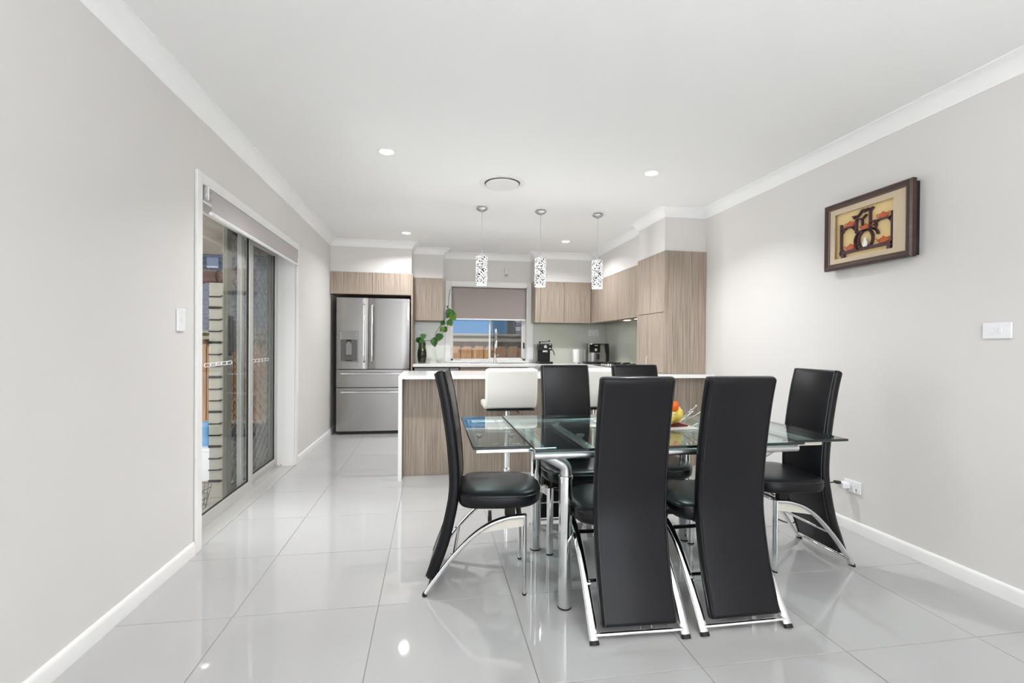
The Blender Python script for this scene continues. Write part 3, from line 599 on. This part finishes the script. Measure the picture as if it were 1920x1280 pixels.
prg = MB().lathe([(.051, zb+.012), (.0575, zb+.012), (.0575, zb+.004), (.051, zb+.004)], seg=40, caps=False).mesh('bottom_ring', 'chrome')
pdf = MB().lathe([(.051, zb+.008), (.050, zb), (.001, zb-.002)], seg=32).mesh('diffuser', 'lamp_glow')
for (x, y), lb in (((.467, 4.655), 'leftmost crystal cylinder pendant light over the peninsula'), ((1.05, 4.655), 'middle crystal cylinder pendant light over the peninsula'), ((1.642, 4.665), 'rightmost crystal cylinder pendant light over the peninsula')):
    t_ = thing('pendant_light', lb, 'pendant light', (x, y, CE), group='crystal pendants over the peninsula')
    for nm, me in (('ceiling_rose', pr0), ('cord', pcord), ('cap', pcap), ('crystal_shade', psh), ('bottom_ring', prg), ('diffuser', pdf)): put(nm, me, t_, (0, 0, 0))
    put('pendant_lamp', pdata, t_, (0, 0, zb-.05))

# ================================================================== DINING TABLE
TZ = .733
dt = thing('dining_table', 'extended glass dining table with chrome legs', 'table', (1.0, 2.31, 0))
def glass(nm, x0, x1, y0, y1, z0, z1):
    b = MB(); e = .003
    b.rings([[(x0+a, y0+a, z), (x1-a, y0+a, z), (x1-a, y1-a, z), (x0+a, y1-a, z)] for a, z in ((e, z0), (0, z0+e), (0, z1-e), (e, z1))], caps=False, mi=1)
    b.add([(x0+e, y0+e, z0), (x1-e, y0+e, z0), (x1-e, y1-e, z0), (x0+e, y1-e, z0), (x0+e, y0+e, z1), (x1-e, y0+e, z1), (x1-e, y1-e, z1), (x0+e, y1-e, z1)], [(3, 2, 1, 0), (4, 5, 6, 7)], 0)
    return part(nm, b, ['table_glass', 'glass_edge'], dt)
TX0_, TX1_, TYN, TYF = .4207, 1.666, 1.926, 2.885
glass('glass_top', TX0_, TX1_, TYN, TYF, TZ-.012, TZ)
glass('extension_leaf', .1706, TX0_-.003, 2.014, 2.878, TZ-.014, TZ-.002); glass('extension_leaf', TX1_+.003, 1.944, 1.978, 2.85, TZ-.014, TZ-.002)
for y in (TYN+.045, TYF-.045): part('side_rail', MB().tube([(TX0_+.004, y, TZ-.034), (TX1_-.004, y, TZ-.034)], .017, .019, seg=16), 'satin_metal', dt)
for x in (.48, 1.61): part('end_rail', MB().box(x-.018, x+.018, TYN+.05, TYF-.05, TZ-.055, TZ-.02, bev=.006), 'satin_metal', dt)
for s, x0, x1, y0, y1 in ((0, .186, .54, 2.034, 2.865), (1, 1.57, 1.825, 2.002, 2.83)):
    fr_ = MB().box(x0, x1, y0, y0+.022, TZ-.034, TZ-.0145, bev=.004).box(x0, x1, y1-.022, y1, TZ-.034, TZ-.0145, bev=.004)
    if s == 0: fr_.box(x0, x0+.022, y0+.022, y1-.022, TZ-.034, TZ-.0145, bev=.004)
    else: fr_.box(x1-.03, x1, y0+.022, y1-.022, TZ-.034, TZ-.0145, bev=.004)
    part('leaf_frame', fr_, 'chrome' if s == 0 else 'beige_plate', dt)
disc = MB().lathe([(.001, TZ-.0135), (.021, TZ-.0135), (.021, TZ-.02), (.008, TZ-.034), (.008, TZ-.05), (.001, TZ-.05)], seg=20)
dm = disc.mesh('glass_mount', 'satin_metal')
for x, y in ((.235, 2.715), (.235, 2.387), (.394, 2.70), (.394, 2.381), (.734, 2.752), (.737, 2.325), (1.36, 2.752), (1.36, 2.325), (1.88, 2.70), (1.88, 2.336)):
    put('glass_mount', dm, dt, (x-1.0, y-2.31, -.002))
for x in (.735, 1.36): part('cross_rail', MB().box(x-.02, x+.02, TYN+.05, TYF-.05, TZ-.06, TZ-.045, bev=.004), 'satin_metal', dt)
for x, sx in ((.587, -1), (1.50, 1)):
    for y, sy in ((2.058, -1), (2.675, 1)):
        lg = part('leg', MB().lathe([(.027, .004), (.0295, .008), (.0295, .572), (.032, .574), (.032, .586), (.029, .590), (.001, .590)], (x, y, 0), 28), 'chrome', dt)
        part('foot', MB().lathe([(.030, 0), (.031, .004), (.028, .009), (.001, .009)], (x, y, 0), 24), 'rubber', lg)
        part('elbow', MB().tube(crv([(x, y, .582), (x, y, .612), (x+sx*.010, y, .634), (x+sx*.045, y, .655), (x+sx*.11, y, .690)], 6), .026, seg=18), 'satin_metal', lg)

# ---- table decoration
solo('place_mat', MB().box(.90, 1.36, 2.285, 2.60, TZ, TZ+.006, bev=.002), 'porcelain', 'white rectangular centre mat on the glass table', 'mat', (1.13, 2.44, TZ))
solo('napkin', MB().prism([(1.15, 2.33), (1.338, 2.355), (1.325, 2.54), (1.14, 2.52)], 'z', TZ+.006, TZ+.012), 'red_cloth', 'dark red cloth under the wire fruit bowl', 'cloth', (1.24, 2.43, TZ+.006))
bx_, by_, bz = 1.235, 2.435, TZ+.012
wb = thing('fruit_bowl', 'silver wire fruit bowl with ball-tipped spokes on the table', 'bowl', (bx_, by_, bz))
part('base_ring', MB().tube([(bx_+.06*math.cos(a*PI/10), by_+.06*math.sin(a*PI/10), bz+.004) for a in range(21)], .004, seg=8), 'chrome', wb)
for k in range(18):
    a = 2*PI*k/18+.1; L_ = (.21 if k % 2 == 0 else .15); c_, s_ = math.cos(a), math.sin(a); zt_ = .088 if k % 2 == 0 else .075
    pth = crv([(bx_+c_*.055, by_+s_*.055, bz+.005), (bx_+c_*.10, by_+s_*.10, bz+.018), (bx_+c_*L_*.75, by_+s_*L_*.75, bz+zt_*.55), (bx_+c_*L_, by_+s_*L_, bz+zt_)], 4)
    sp2 = part('spoke', MB().tube(pth, .0022, seg=6), 'chrome', wb); part('ball_tip', MB().ball(pth[-1], .0056, 8, 6), 'chrome', sp2)
def fruit(lb, c, r, mt, sq=(1, 1, 1), cat='fruit'):
    t_ = thing('fruit', lb, cat, c)
    prof = [(.001, -r*.88), (r*.35, -r*.93), (r*.72, -r*.7), (r*.97, -r*.15), (r, .12*r), (r*.88, r*.55), (r*.5, r*.86), (r*.2, r*.88), (.001, r*.78)]
    b = MB().lathe(prof, seg=20); b.v = [(p[0]*sq[0], p[1]*sq[1], p[2]*sq[2]) for p in b.v]
    part('flesh', b, mt, t_, world=False)
    part('stalk', MB().tube([(0, 0, r*.75*sq[2]), (.003, 0, r*1.1*sq[2])], .0022, seg=6), 'stem', t_, world=False)
fruit('yellow apple at the right side of the wire bowl', (1.305, 2.435, bz+.047), .045, 'fruit_yellow')
fruit('pale yellow apple in the middle of the wire bowl', (1.205, 2.455, bz+.045), .043, 'fruit_pale')
fruit('yellow pear at the front of the wire bowl', (1.23, 2.372, bz+.043), .038, 'fruit_yellow', (1, 1, 1.1))
fruit('orange fruit lying on top of the yellow apples', (1.290, 2.41, bz+.092), .024, 'fruit_orange', (1, 1, 1.35))

# ================================================================== DINING CHAIRS
def make_chair():
    root = thing('dining_chair', 'chair', 'chair')
    U0 = .233
    # backrest slab
    cl = [(.058, 1.03), (.082, .93), (.105, .80), (.121, .68), (.131, .56), (.131, .47), (.118, .38), (.085, .235), (.042, .115), (.022, .060)]
    P = crv([(0, u-U0, z) for u, z in cl], 5); W2, T2, r = .157, .023, .016
    sec = []
    for (sx, sy), a0 in (((1, 1), 0), ((-1, 1), 90), ((-1, -1), 180), ((1, -1), 270)):
        for k in range(4): a = math.radians(a0+30*k); sec.append((sx*(W2-r)+r*math.cos(a), sy*(T2-r)+r*math.sin(a)))
    R = []; n = len(P)
    for i, p in enumerate(P):
        t = (P[min(i+1, n-1)]-P[max(i-1, 0)]).normalized(); nn = Vector((0, -t.z, t.y))
        if nn.y < 0: nn = -nn
        def ring(scx, scy, sh): return [p+t*sh+Vector((1, 0, 0))*a*scx+nn*b*scy for a, b in sec]
        if i == 0: R.append(ring(.955, .55, -.006)); R.append(ring(.985, .85, -.002))
        R.append(ring(1, 1, 0 if 0 < i < n-1 else (.006 if i == 0 else -.006)))
        if i == n-1: R.append(ring(.985, .85, .002)); R.append(ring(.955, .55, .006))
    back = part('backrest', MB().rings(R), 'black_leather', root, world=False)
    for sg in (1, -1):
        for fs in (1, -1):
            pts = []
            for i, p in enumerate(P):
                t = (P[min(i+1, n-1)]-P[max(i-1, 0)]).normalized(); nn = Vector((0, -t.z, t.y)); nn = nn if nn.y > 0 else -nn
                pts.append(p+Vector((sg*(W2-.013), 0, 0))+nn*fs*(T2+.0005))
            part('piping', MB().tube(pts, .0028, seg=6), 'piping', back, world=False)
    # seat cushion
    out = []
    N = 44; yc, ry_f, ry_b, rx = .335-U0, .215, .19, .212
    for k in range(N):
        a = 2*PI*k/N; c_, s_ = math.cos(a), math.sin(a); p_ = 2.8 if s_ >= 0 else 5
        x = rx*math.copysign(abs(c_)**(2/p_), c_); y = (ry_f if s_ >= 0 else ry_b)*math.copysign(abs(s_)**(2/p_), s_)
        if s_ < 0: x *= 1-.05*abs(s_)**2
        out.append((x, y))
    R = [[(x*s, yc+y*s, z) for x, y in out] for s, z in ((.86, .403), (.95, .404), (.985, .412), (1, .428), (1, .446), (.985, .460), (.955, .468), (.90, .474), (.7, .479), (.4, .481), (.12, .481))]
    seat = part('seat', MB().rings(R), 'black_leather', root, world=False)
    pp = [(x*.992, yc+y*.992, .455) for x, y in out]; pp.append(pp[0])
    part('piping', MB().tube(pp, .0032, seg=6), 'piping', seat, world=False)
    # chrome frame
    arc = crv([(.463, .366), (.43, .364), (.38, .357), (.30, .328), (.22, .272), (.13, .178), (.06, .088), (.004, .008)], 6)
    for sg in (1, -1):
        x = sg*.188
        l1 = part('leg', MB().tube([(x, .463-U0, .006), (x, .463-U0, .372)], .0185, .0095, seg=18, side=(1, 0, 0)), 'chrome', root, world=False)
        part('foot', MB().tube([(x, .463-U0, 0), (x, .463-U0, .008)], .0195, .0105, seg=16, side=(1, 0, 0)), 'rubber', l1, world=False)
        l2 = part('leg', MB().tube([(x, p.x-U0, p.y) for p in arc], .0185, .0105, seg=18, side=(1, 0, 0)), 'chrome', root, world=False)
        part('foot', MB().tube([(x, -.001-U0, 0), (x, .007-U0, .013)], .0195, .0115, seg=16, side=(1, 0, 0)), 'rubber', l2, world=False)
        part('gusset', MB().prism([(.455-U0, .358), (.455-U0, .318), (.40-U0, .310), (.30-U0, .295), (.25-U0, .285), (.30-U0, .32), (.38-U0, .350)], 'x', x-.003, x+.003), 'beige_plate', root, world=False)
        part('bolt', MB().lathe([(.008, 0), (.008, .014), (.004, .016), (.001, .016)], (x-sg*.02 if sg > 0 else x+.004, .123-U0, .178), 12, axis='x'), 'satin_metal', root, world=False)
    part('seat_rail', MB().box(-.185, .185, .425-U0, .450-U0, .352, .370, bev=.003).box(-.185, .185, .29-U0, .31-U0, .318, .332, bev=.003), 'chrome', root, world=False)
    part('seat_mount', MB().box(-.165, -.13, .37-U0, .42-U0, .358, .404, bev=.004).box(.13, .165, .37-U0, .42-U0, .358, .404, bev=.004).box(-.13, .13, .19-U0, .44-U0, .388, .404), 'rubber', root, world=False)
    part('stretcher', MB().tube([(-.188, .016-U0, .030), (.188, .016-U0, .030)], .0095, .0075, seg=12, side=(0, 1, 0)), 'chrome', root, world=False)
    part('stretcher', MB().tube([(-.188, .135-U0, .184), (.188, .135-U0, .184)], .008, seg=12), 'chrome', root, world=False)
    return root
ch0 = make_chair()
chairs = [((.225, 2.412), -96.8, 'black leather dining chair at the left end of the glass table, seen side-on'),
          ((.826, 2.004), -2.3, 'black leather chair with its back to us, left of the two near chairs'),
          ((1.276, 2.000), 0, 'black leather chair with its back to us, right of the two near chairs'),
          ((1.985, 2.411), 90, 'black leather dining chair at the right end of the table by the wall'),
          ((.838, 2.818), 180, 'black leather chair facing us across the table, beside the white stool'),
          ((1.322, 2.84), 180, 'black leather chair facing us, mostly hidden behind the near chairs')]
for i, ((x, y), a, lb) in enumerate(chairs):
    c = ch0 if i == 0 else copy_tree(ch0)
    c.location = (x, y, 0); c.rotation_euler = (0, 0, math.radians(a)); c['label'] = lb; c['group'] = 'black leather dining chairs'

# ================================================================== BAR STOOLS
def make_stool():
    root = thing('bar_stool', 'stool', 'stool')
    part('base', MB().lathe([(.001, 0), (.205, 0), (.205, .006), (.19, .012), (.12, .022), (.06, .042), (.034, .075), (.03, .10), (.001, .10)], seg=40), 'chrome', root, world=False)
    part('collar', MB().lathe([(.03, .10), (.036, .104), (.036, .118), (.03, .124), (.001, .124)], seg=28), 'chrome', root, world=False)
    part('column', MB().lathe([(.029, .12), (.029, .44), (.02, .445), (.02, .625), (.001, .625)], seg=28), 'chrome', root, world=False)
    part('seat_plate', MB().box(-.10, .10, -.10, .10, .615, .634, bev=.003), 'rubber', root, world=False)
    part('lever', MB().tube(crv([(.03, -.03, .618), (.06, -.07, .615), (.085, -.10, .595)], 6), .005, seg=8), 'chrome', root, world=False)
    # one-piece L-shaped cushion: seat curling up into a low back
    prof = crv([(.20, .664), (.10, .662), (-.02, .660), (-.12, .662), (-.178, .684), (-.197, .74), (-.204, .83), (-.207, .92), (-.210, .975)], 6)
    T2, r, W2 = .026, .018, .212; R = []; n = len(prof)
    for i, p in enumerate(prof):
        t = (prof[min(i+1, n-1)]-prof[max(i-1, 0)]).normalized(); nn = Vector((t.y, -t.x)); e = min(i, n-1-i)/ (n-1)*.62; k = 1.0
        if e < .035: k = .86+.14*math.sqrt(max(0, 1-(1-e/.035)**2))
        sec = []
        for (sx, sy), a0 in (((1, 1), 0), ((-1, 1), 90), ((-1, -1), 180), ((1, -1), 270)):
            for q in range(4): a = math.radians(a0+30*q); sec.append((sx*(W2*k-r)+r*math.cos(a), (sy*(T2-r)+r*math.sin(a))*(.6+.4*min(1, e/.03))))
        R.append([Vector((a, p.x+nn.x*b, p.y+nn.y*b)) for a, b in sec])
    part('cushion', MB().rings(R), 'white_leather', root, world=False)
    part('shell_edge', MB().box(-.195, .195, -.185, .12, .628, .638, bev=.003), 'rubber', root, world=False)
    fr_ = [(.17*math.cos(a*PI/12), -.02+.17*math.sin(a*PI/12), .30) for a in range(0, 13)]
    part('footrest', MB().tube([(.03, 0, .30)]+fr_+[(-.03, 0, .30)], .009, seg=10), 'chrome', root, world=False)
    return root
st0 = make_stool(); st0.location = (.633, 4.03, 0); st0['label'] = 'white leather bar stool on chrome column, left of the two at the peninsula'; st0['group'] = 'white bar stools'
st1 = copy_tree(st0); st1.location = (1.405, 4.03, 0); st1['label'] = 'white leather bar stool half hidden behind the black chairs'

# ================================================================== SHADOW-BOX PICTURE
FWD, FHT = .592, .430
pf = thing('shadow_box_picture', 'dark wood shadow-box picture with miniature teapots on the right wall', 'picture', (XR, 2.528, 1.878), -PI/2)
def uv(u, v): return ((u-.5)*FWD, (.5-v)*FHT)
def frame_ring(prof, w_, h_):
    R = []
    for sx, sz in ((-1, -1), (1, -1), (1, 1), (-1, 1)): R.append([(sx*(w_/2-a), b, sz*(h_/2-a)) for a, b in prof])
    R.append(R[0]); return MB().rings(R, caps=False)
part('frame', frame_ring([(0, -.035), (0, -.062), (.008, -.072), (.020, -.070), (.028, -.066), (.036, -.062), (.040, -.058), (.040, -.035)], FWD, FHT), 'frame_wood', pf, world=False)
part('frame_bead', frame_ring([(.032, -.064), (.035, -.066), (.038, -.062)], FWD, FHT), 'frame_bead', pf, world=False)
part('back_box', MB().box(-FWD/2+.012, FWD/2-.012, -.036, -.001, -FHT/2+.012, FHT/2-.012), 'rubber', pf, world=False)
w_, h_ = FWD-.08, FHT-.08
x0, z1_ = uv(.125, .175); x1, z0_ = uv(.805, .84)
part('mat_board', MB().box(-w_/2, x0, -.058, -.052, -h_/2, h_/2).box(x1, w_/2, -.058, -.052, -h_/2, h_/2).box(x0, x1, -.058, -.052, z1_, h_/2).box(x0, x1, -.058, -.052, -h_/2, z0_), 'mat_linen', pf, world=False)
part('backing', MB().box(-w_/2, w_/2, -.0375, -.0362, -h_/2, h_/2), 'gold_back', pf, world=False)
def stick(pts, wd, y0=-.056, y1=-.040):
    b = MB()
    for (a, b_) in zip(pts, pts[1:]):
        p, q = Vector(uv(*a)), Vector(uv(*b_)); d = (q-p).normalized(); n_ = Vector((-d.y, d.x))*wd/2; p -= d*wd*.3; q += d*wd*.3
        b.prism([tuple(p+n_), tuple(p-n_), tuple(q-n_), tuple(q+n_)], 'y', y0, y1)
    return b
sh = part('display_shelf', stick([(.195, .76), (.79, .76)], .018), 'rosewood', pf, 'carved dark wooden display shelf', world=False)
def sub(nm, pts, wd, **k): part(nm, stick(pts, wd, **k), 'rosewood', sh, world=False)
sub('post', [(.198, .345), (.198, .80)], .009); sub('post', [(.785, .345), (.785, .79)], .009)
sub('post', [(.385, .27), (.385, .515)], .009); sub('post', [(.545, .235), (.545, .505)], .009); sub('post', [(.455, .34), (.455, .43)], .007)
sub('shelf', [(.2, .405), (.375, .405)], .008); sub('shelf', [(.56, .41), (.785, .41)], .008); sub('shelf', [(.385, .505), (.57, .505)], .008)
sub('foot', [(.225, .80), (.225, .835)], .022); sub('foot', [(.755, .80), (.755, .825)], .022)
sub('roof', [(.345, .265), (.365, .30), (.42, .265), (.455, .215), (.475, .21)], .008); sub('roof', [(.475, .24), (.51, .225), (.525, .215), (.56, .24), (.575, .215)], .010)
sub('roof', [(.40, .31), (.455, .34), (.50, .29)], .007)
def arcpts(cu, cv, ru, rv, a0, a1, n=12): return [(cu+ru*math.cos(math.radians(a0+(a1-a0)*k/n)), cv-rv*math.sin(math.radians(a0+(a1-a0)*k/n))) for k in range(n+1)]
sub('moon_gate', arcpts(.495, .635, .083, .13, -55, 235), .009); sub('moon_gate', arcpts(.445, .64, .075, .125, 95, 250), .008); sub('moon_gate', arcpts(.56, .60, .075, .09, 0, 80), .008)
for u, s in ((.21, 1), (.37, -1), (.59, 1), (.775, -1)): sub('bracket', [(u, .47), (u+.02*s, .435), (u+.045*s, .42)], .006)
sub('bracket', [(.60, .41), (.615, .47), (.60, .52)], .007); sub('bracket', [(.205, .70), (.23, .745)], .006)
tb = MB().lathe([(.001, 0), (.6, 0), (.92, .25), (1, .5), (.85, .85), (.5, 1.05), (.001, 1.1)], seg=18)
tb.v = [(p[0], p[1]*.30, p[2]) for p in tb.v]; tbm = tb.mesh('teapot', 'terracotta')
tl = MB().ball((0, 0, 1.22), .17, 10, 6).lathe([(.48, 1.03), (.3, 1.14), (.001, 1.18)], seg=14); tl.v = [(p[0], p[1]*.35, p[2]) for p in tl.v]; tlm = tl.mesh('lid', 'terracotta')
tsm = MB().tube([(.8, 0, .35), (1.15, 0, .62), (1.4, 0, 1.0)], .14, .1, seg=8).mesh('spout', 'terracotta')
thm = MB().tube(crv([(-.85, 0, .85), (-1.25, 0, .95), (-1.4, 0, .55), (-1.05, 0, .25), (-.85, 0, .25)], 4), .08, seg=6).mesh('handle', 'terracotta')
for u, v, s, fl_ in ((.305, .398, .027, 1), (.492, .498, .028, -1), (.685, .402, .029, 1), (.312, .742, .030, -1), (.69, .742, .031, -1)):
    x, z = uv(u, v); o = put('teapot', tbm, pf, (x, -.049, z)); o.scale = (s*fl_, s, s)
    for nm, me in (('lid', tlm), ('spout', tsm), ('handle', thm)): put(nm, me, o, (0, 0, 0))
x, z = uv(.488, .742); vb = MB().lathe([(.012, 0), (.018, .012), (.019, .024), (.012, .038), (.009, .046), (.013, .054), (.001, .054)], seg=18); vb.v = [(p[0]+x, p[1]*.4-.05, p[2]+z) for p in vb.v]
part('miniature_vase', vb, 'porcelain', pf, 'small white vase', world=False)

# ================================================================== OUTSIDE
struct('rear_sun_blocker', MB().box(XL-.2, XR+.2, YF-3.0, YF-.2, 2.3, 2.4), 'soffit')  # unseen slab added to keep the sun out of the rear window
struct('ground', MB().box(-30, 12, -10, 40, -.25, -.07), 'paving')
struct('floor_alfresco', MB().box(-4.6, XL-.241, -1, 7.6, -.07, -.02), 'paving')
struct('ceiling_alfresco', MB().box(-4.6, XL-.241, -1.5, 6.4, 2.42, 2.50).box(-4.6, XL-.241, 6.4, 6.55, 2.27, 2.5), 'soffit')  # near end, out of view, lengthened to keep sun off the door sill
fe = thing('paling_fence', 'timber paling fence outside beyond the kitchen window', 'fence', (-1, 8.3, -.07))
pm1 = MB().box(-.072, .072, -.012, 0, 0, 1.37, bev=.003).mesh('paling', 'timber'); pm2 = MB().box(-.05, .05, 0, .012, 0, 1.37).mesh('paling', 'timber')
x = -5.2
while x < 3.2:
    put('paling', pm1, fe, (x+1, random.uniform(-.002, .002), 0), (0, 0, random.uniform(-.01, .01))); put('paling', pm2, fe, (x+.1+1, .004, 0)); x += .2
part('fence_rail', MB().box(-5.3, 3.2, 8.245, 8.287, 1.215, 1.315, bev=.004), 'timber_rail', fe); part('fence_cap', MB().box(-5.3, 3.2, 8.22, 8.345, 1.315, 1.352, bev=.004), 'timber_rail', fe)
def brick_house(name, label, x0, nb, y, z0, nc, wx0, wx1, wz1):
    h = thing(name, label, 'house', ((wx0+wx1)/2, y+.1, -.07))
    part('wall', MB().box(wx0, wx1, y+.006, y+.2, -.07, wz1), 'mortar', h)
    bmh = MB().box(-.115, .115, -.002, .012, -.038, .038, bev=.002).mesh('brick', 'brick')
    for r_ in range(nc):
        for k in range(nb):
            put('brick', bmh, h, (x0+k*.24+(.12 if r_ % 2 else 0)-(wx0+wx1)/2, -.1, z0+r_*.086+.07))
    return h
hA = brick_house('neighbour_house', 'grey brick neighbouring house seen through the sliding door', -6.32, 16, 9.3, 1.37, 18, -6.5, -2.5, 3.2)
part('roof', MB().box(-6.8, -2.2, 8.9, 14, 3.2, 3.35), 'dark_fascia', hA)
for x in (-3.845, -4.13): part('wall_vent', MB().box(x-.095, x+.095, 9.27, 9.297, 2.49, 2.675, bev=.006), 'plastic_white', hA)
hB = brick_house('neighbour_house', 'grey brick house corner with dark downpipe behind the fence', 1.74, 5, 9.5, 1.24, 12, 1.60, 5, 3.2)
part('downpipe', MB().box(1.485, 1.60, 9.42, 9.62, -.07, 3.2, bev=.01), 'dark_fascia', hB); part('roof', MB().box(1.40, 5.3, 9.3, 14, 3.2, 3.35), 'dark_fascia', hB)
# things on the patio, seen through the door glass
tw = thing('storage_tower', 'tall narrow beige tower with dark slots outside the sliding door', 'tower', (-1.625, 4.03, -.02))
part('body', MB().box(-1.672, -1.575, 3.98, 4.09, -.02, 1.62, bev=.004), 'beige_board', tw)
for k in range(17): part('slot', MB().box(-1.674, -1.590, 3.974, 3.981, .10+k*.088, .10+k*.088+(.009 if k % 3 else .018)).box(-1.597, -1.571, 3.974, 4.03, .108+k*.088, .114+k*.088), 'plastic_black', tw)
bo = thing('cushion_roll', 'dark maroon rolled cushion lying on top of the beige tower', 'cushion', (-1.67, 4.03, 1.62))
part('cushion', MB().rings([[(x, 4.03+a*s, 1.668+b*s) for a, b in oval(0, 0, .07, .047, 20, 2.4)] for x, s in ((-1.80, .8), (-1.795, .95), (-1.78, 1), (-1.58, 1), (-1.565, .95), (-1.56, .8))]), 'maroon', bo)
for x in (-1.75, -1.62): part('strap', MB().tube([(x, 4.03+.072*math.cos(a*PI/10), 1.668+.049*math.sin(a*PI/10)) for a in range(21)], .003, .008, seg=6), 'rubber', bo)
cbx = solo('storage_box', MB().box(-2.12, -1.80, 4.45, 4.80, -.02, .255, bev=.008).box(-2.125, -1.795, 4.445, 4.805, .235, .262, bev=.005), 'plastic_white', 'low white plastic box on the patio behind the tower', 'box', (-1.96, 4.62, -.02))
jg = thing('water_jug', 'pale blue plastic water jug on the white patio box', 'jug', (-1.95, 4.6, .262))
part('jug_body', MB().rings([[(x, y, z) for x, y in oval(-1.95, 4.6, .055*s, .055*s, 20, 2.6)] for s, z in ((.85, .262), (.9, .27), (1.0, .42), (1.12, .45), (1.12, .462), (.9, .468))]), 'blue_plastic', jg)
part('handle', MB().tube(crv([(-1.90, 4.56, .44), (-1.865, 4.53, .42), (-1.87, 4.53, .32), (-1.90, 4.565, .29)], 4), .008, seg=8), 'blue_plastic', jg)
ba = thing('wire_basket', 'low wire basket on the patio just outside the door', 'basket', (-1.66, 3.72, -.02))
for z, s in ((-.012, .7), (.06, .85), (.13, 1)):
    part('ring', MB().tube([(-1.66+.10*s*math.cos(a*PI/12), 3.72+.14*s*math.sin(a*PI/12), z) for a in range(25)], .0025, seg=6), 'wire_dark', ba)
for k in range(16):
    a, a2 = 2*PI*k/16, 2*PI*(k+.8)/16
    part('wire', MB().tube([(-1.66+.07*math.cos(a), 3.72+.098*math.sin(a), -.012), (-1.66+.10*math.cos(a2), 3.72+.14*math.sin(a2), .13)], .0018, seg=5), 'wire_dark', ba)
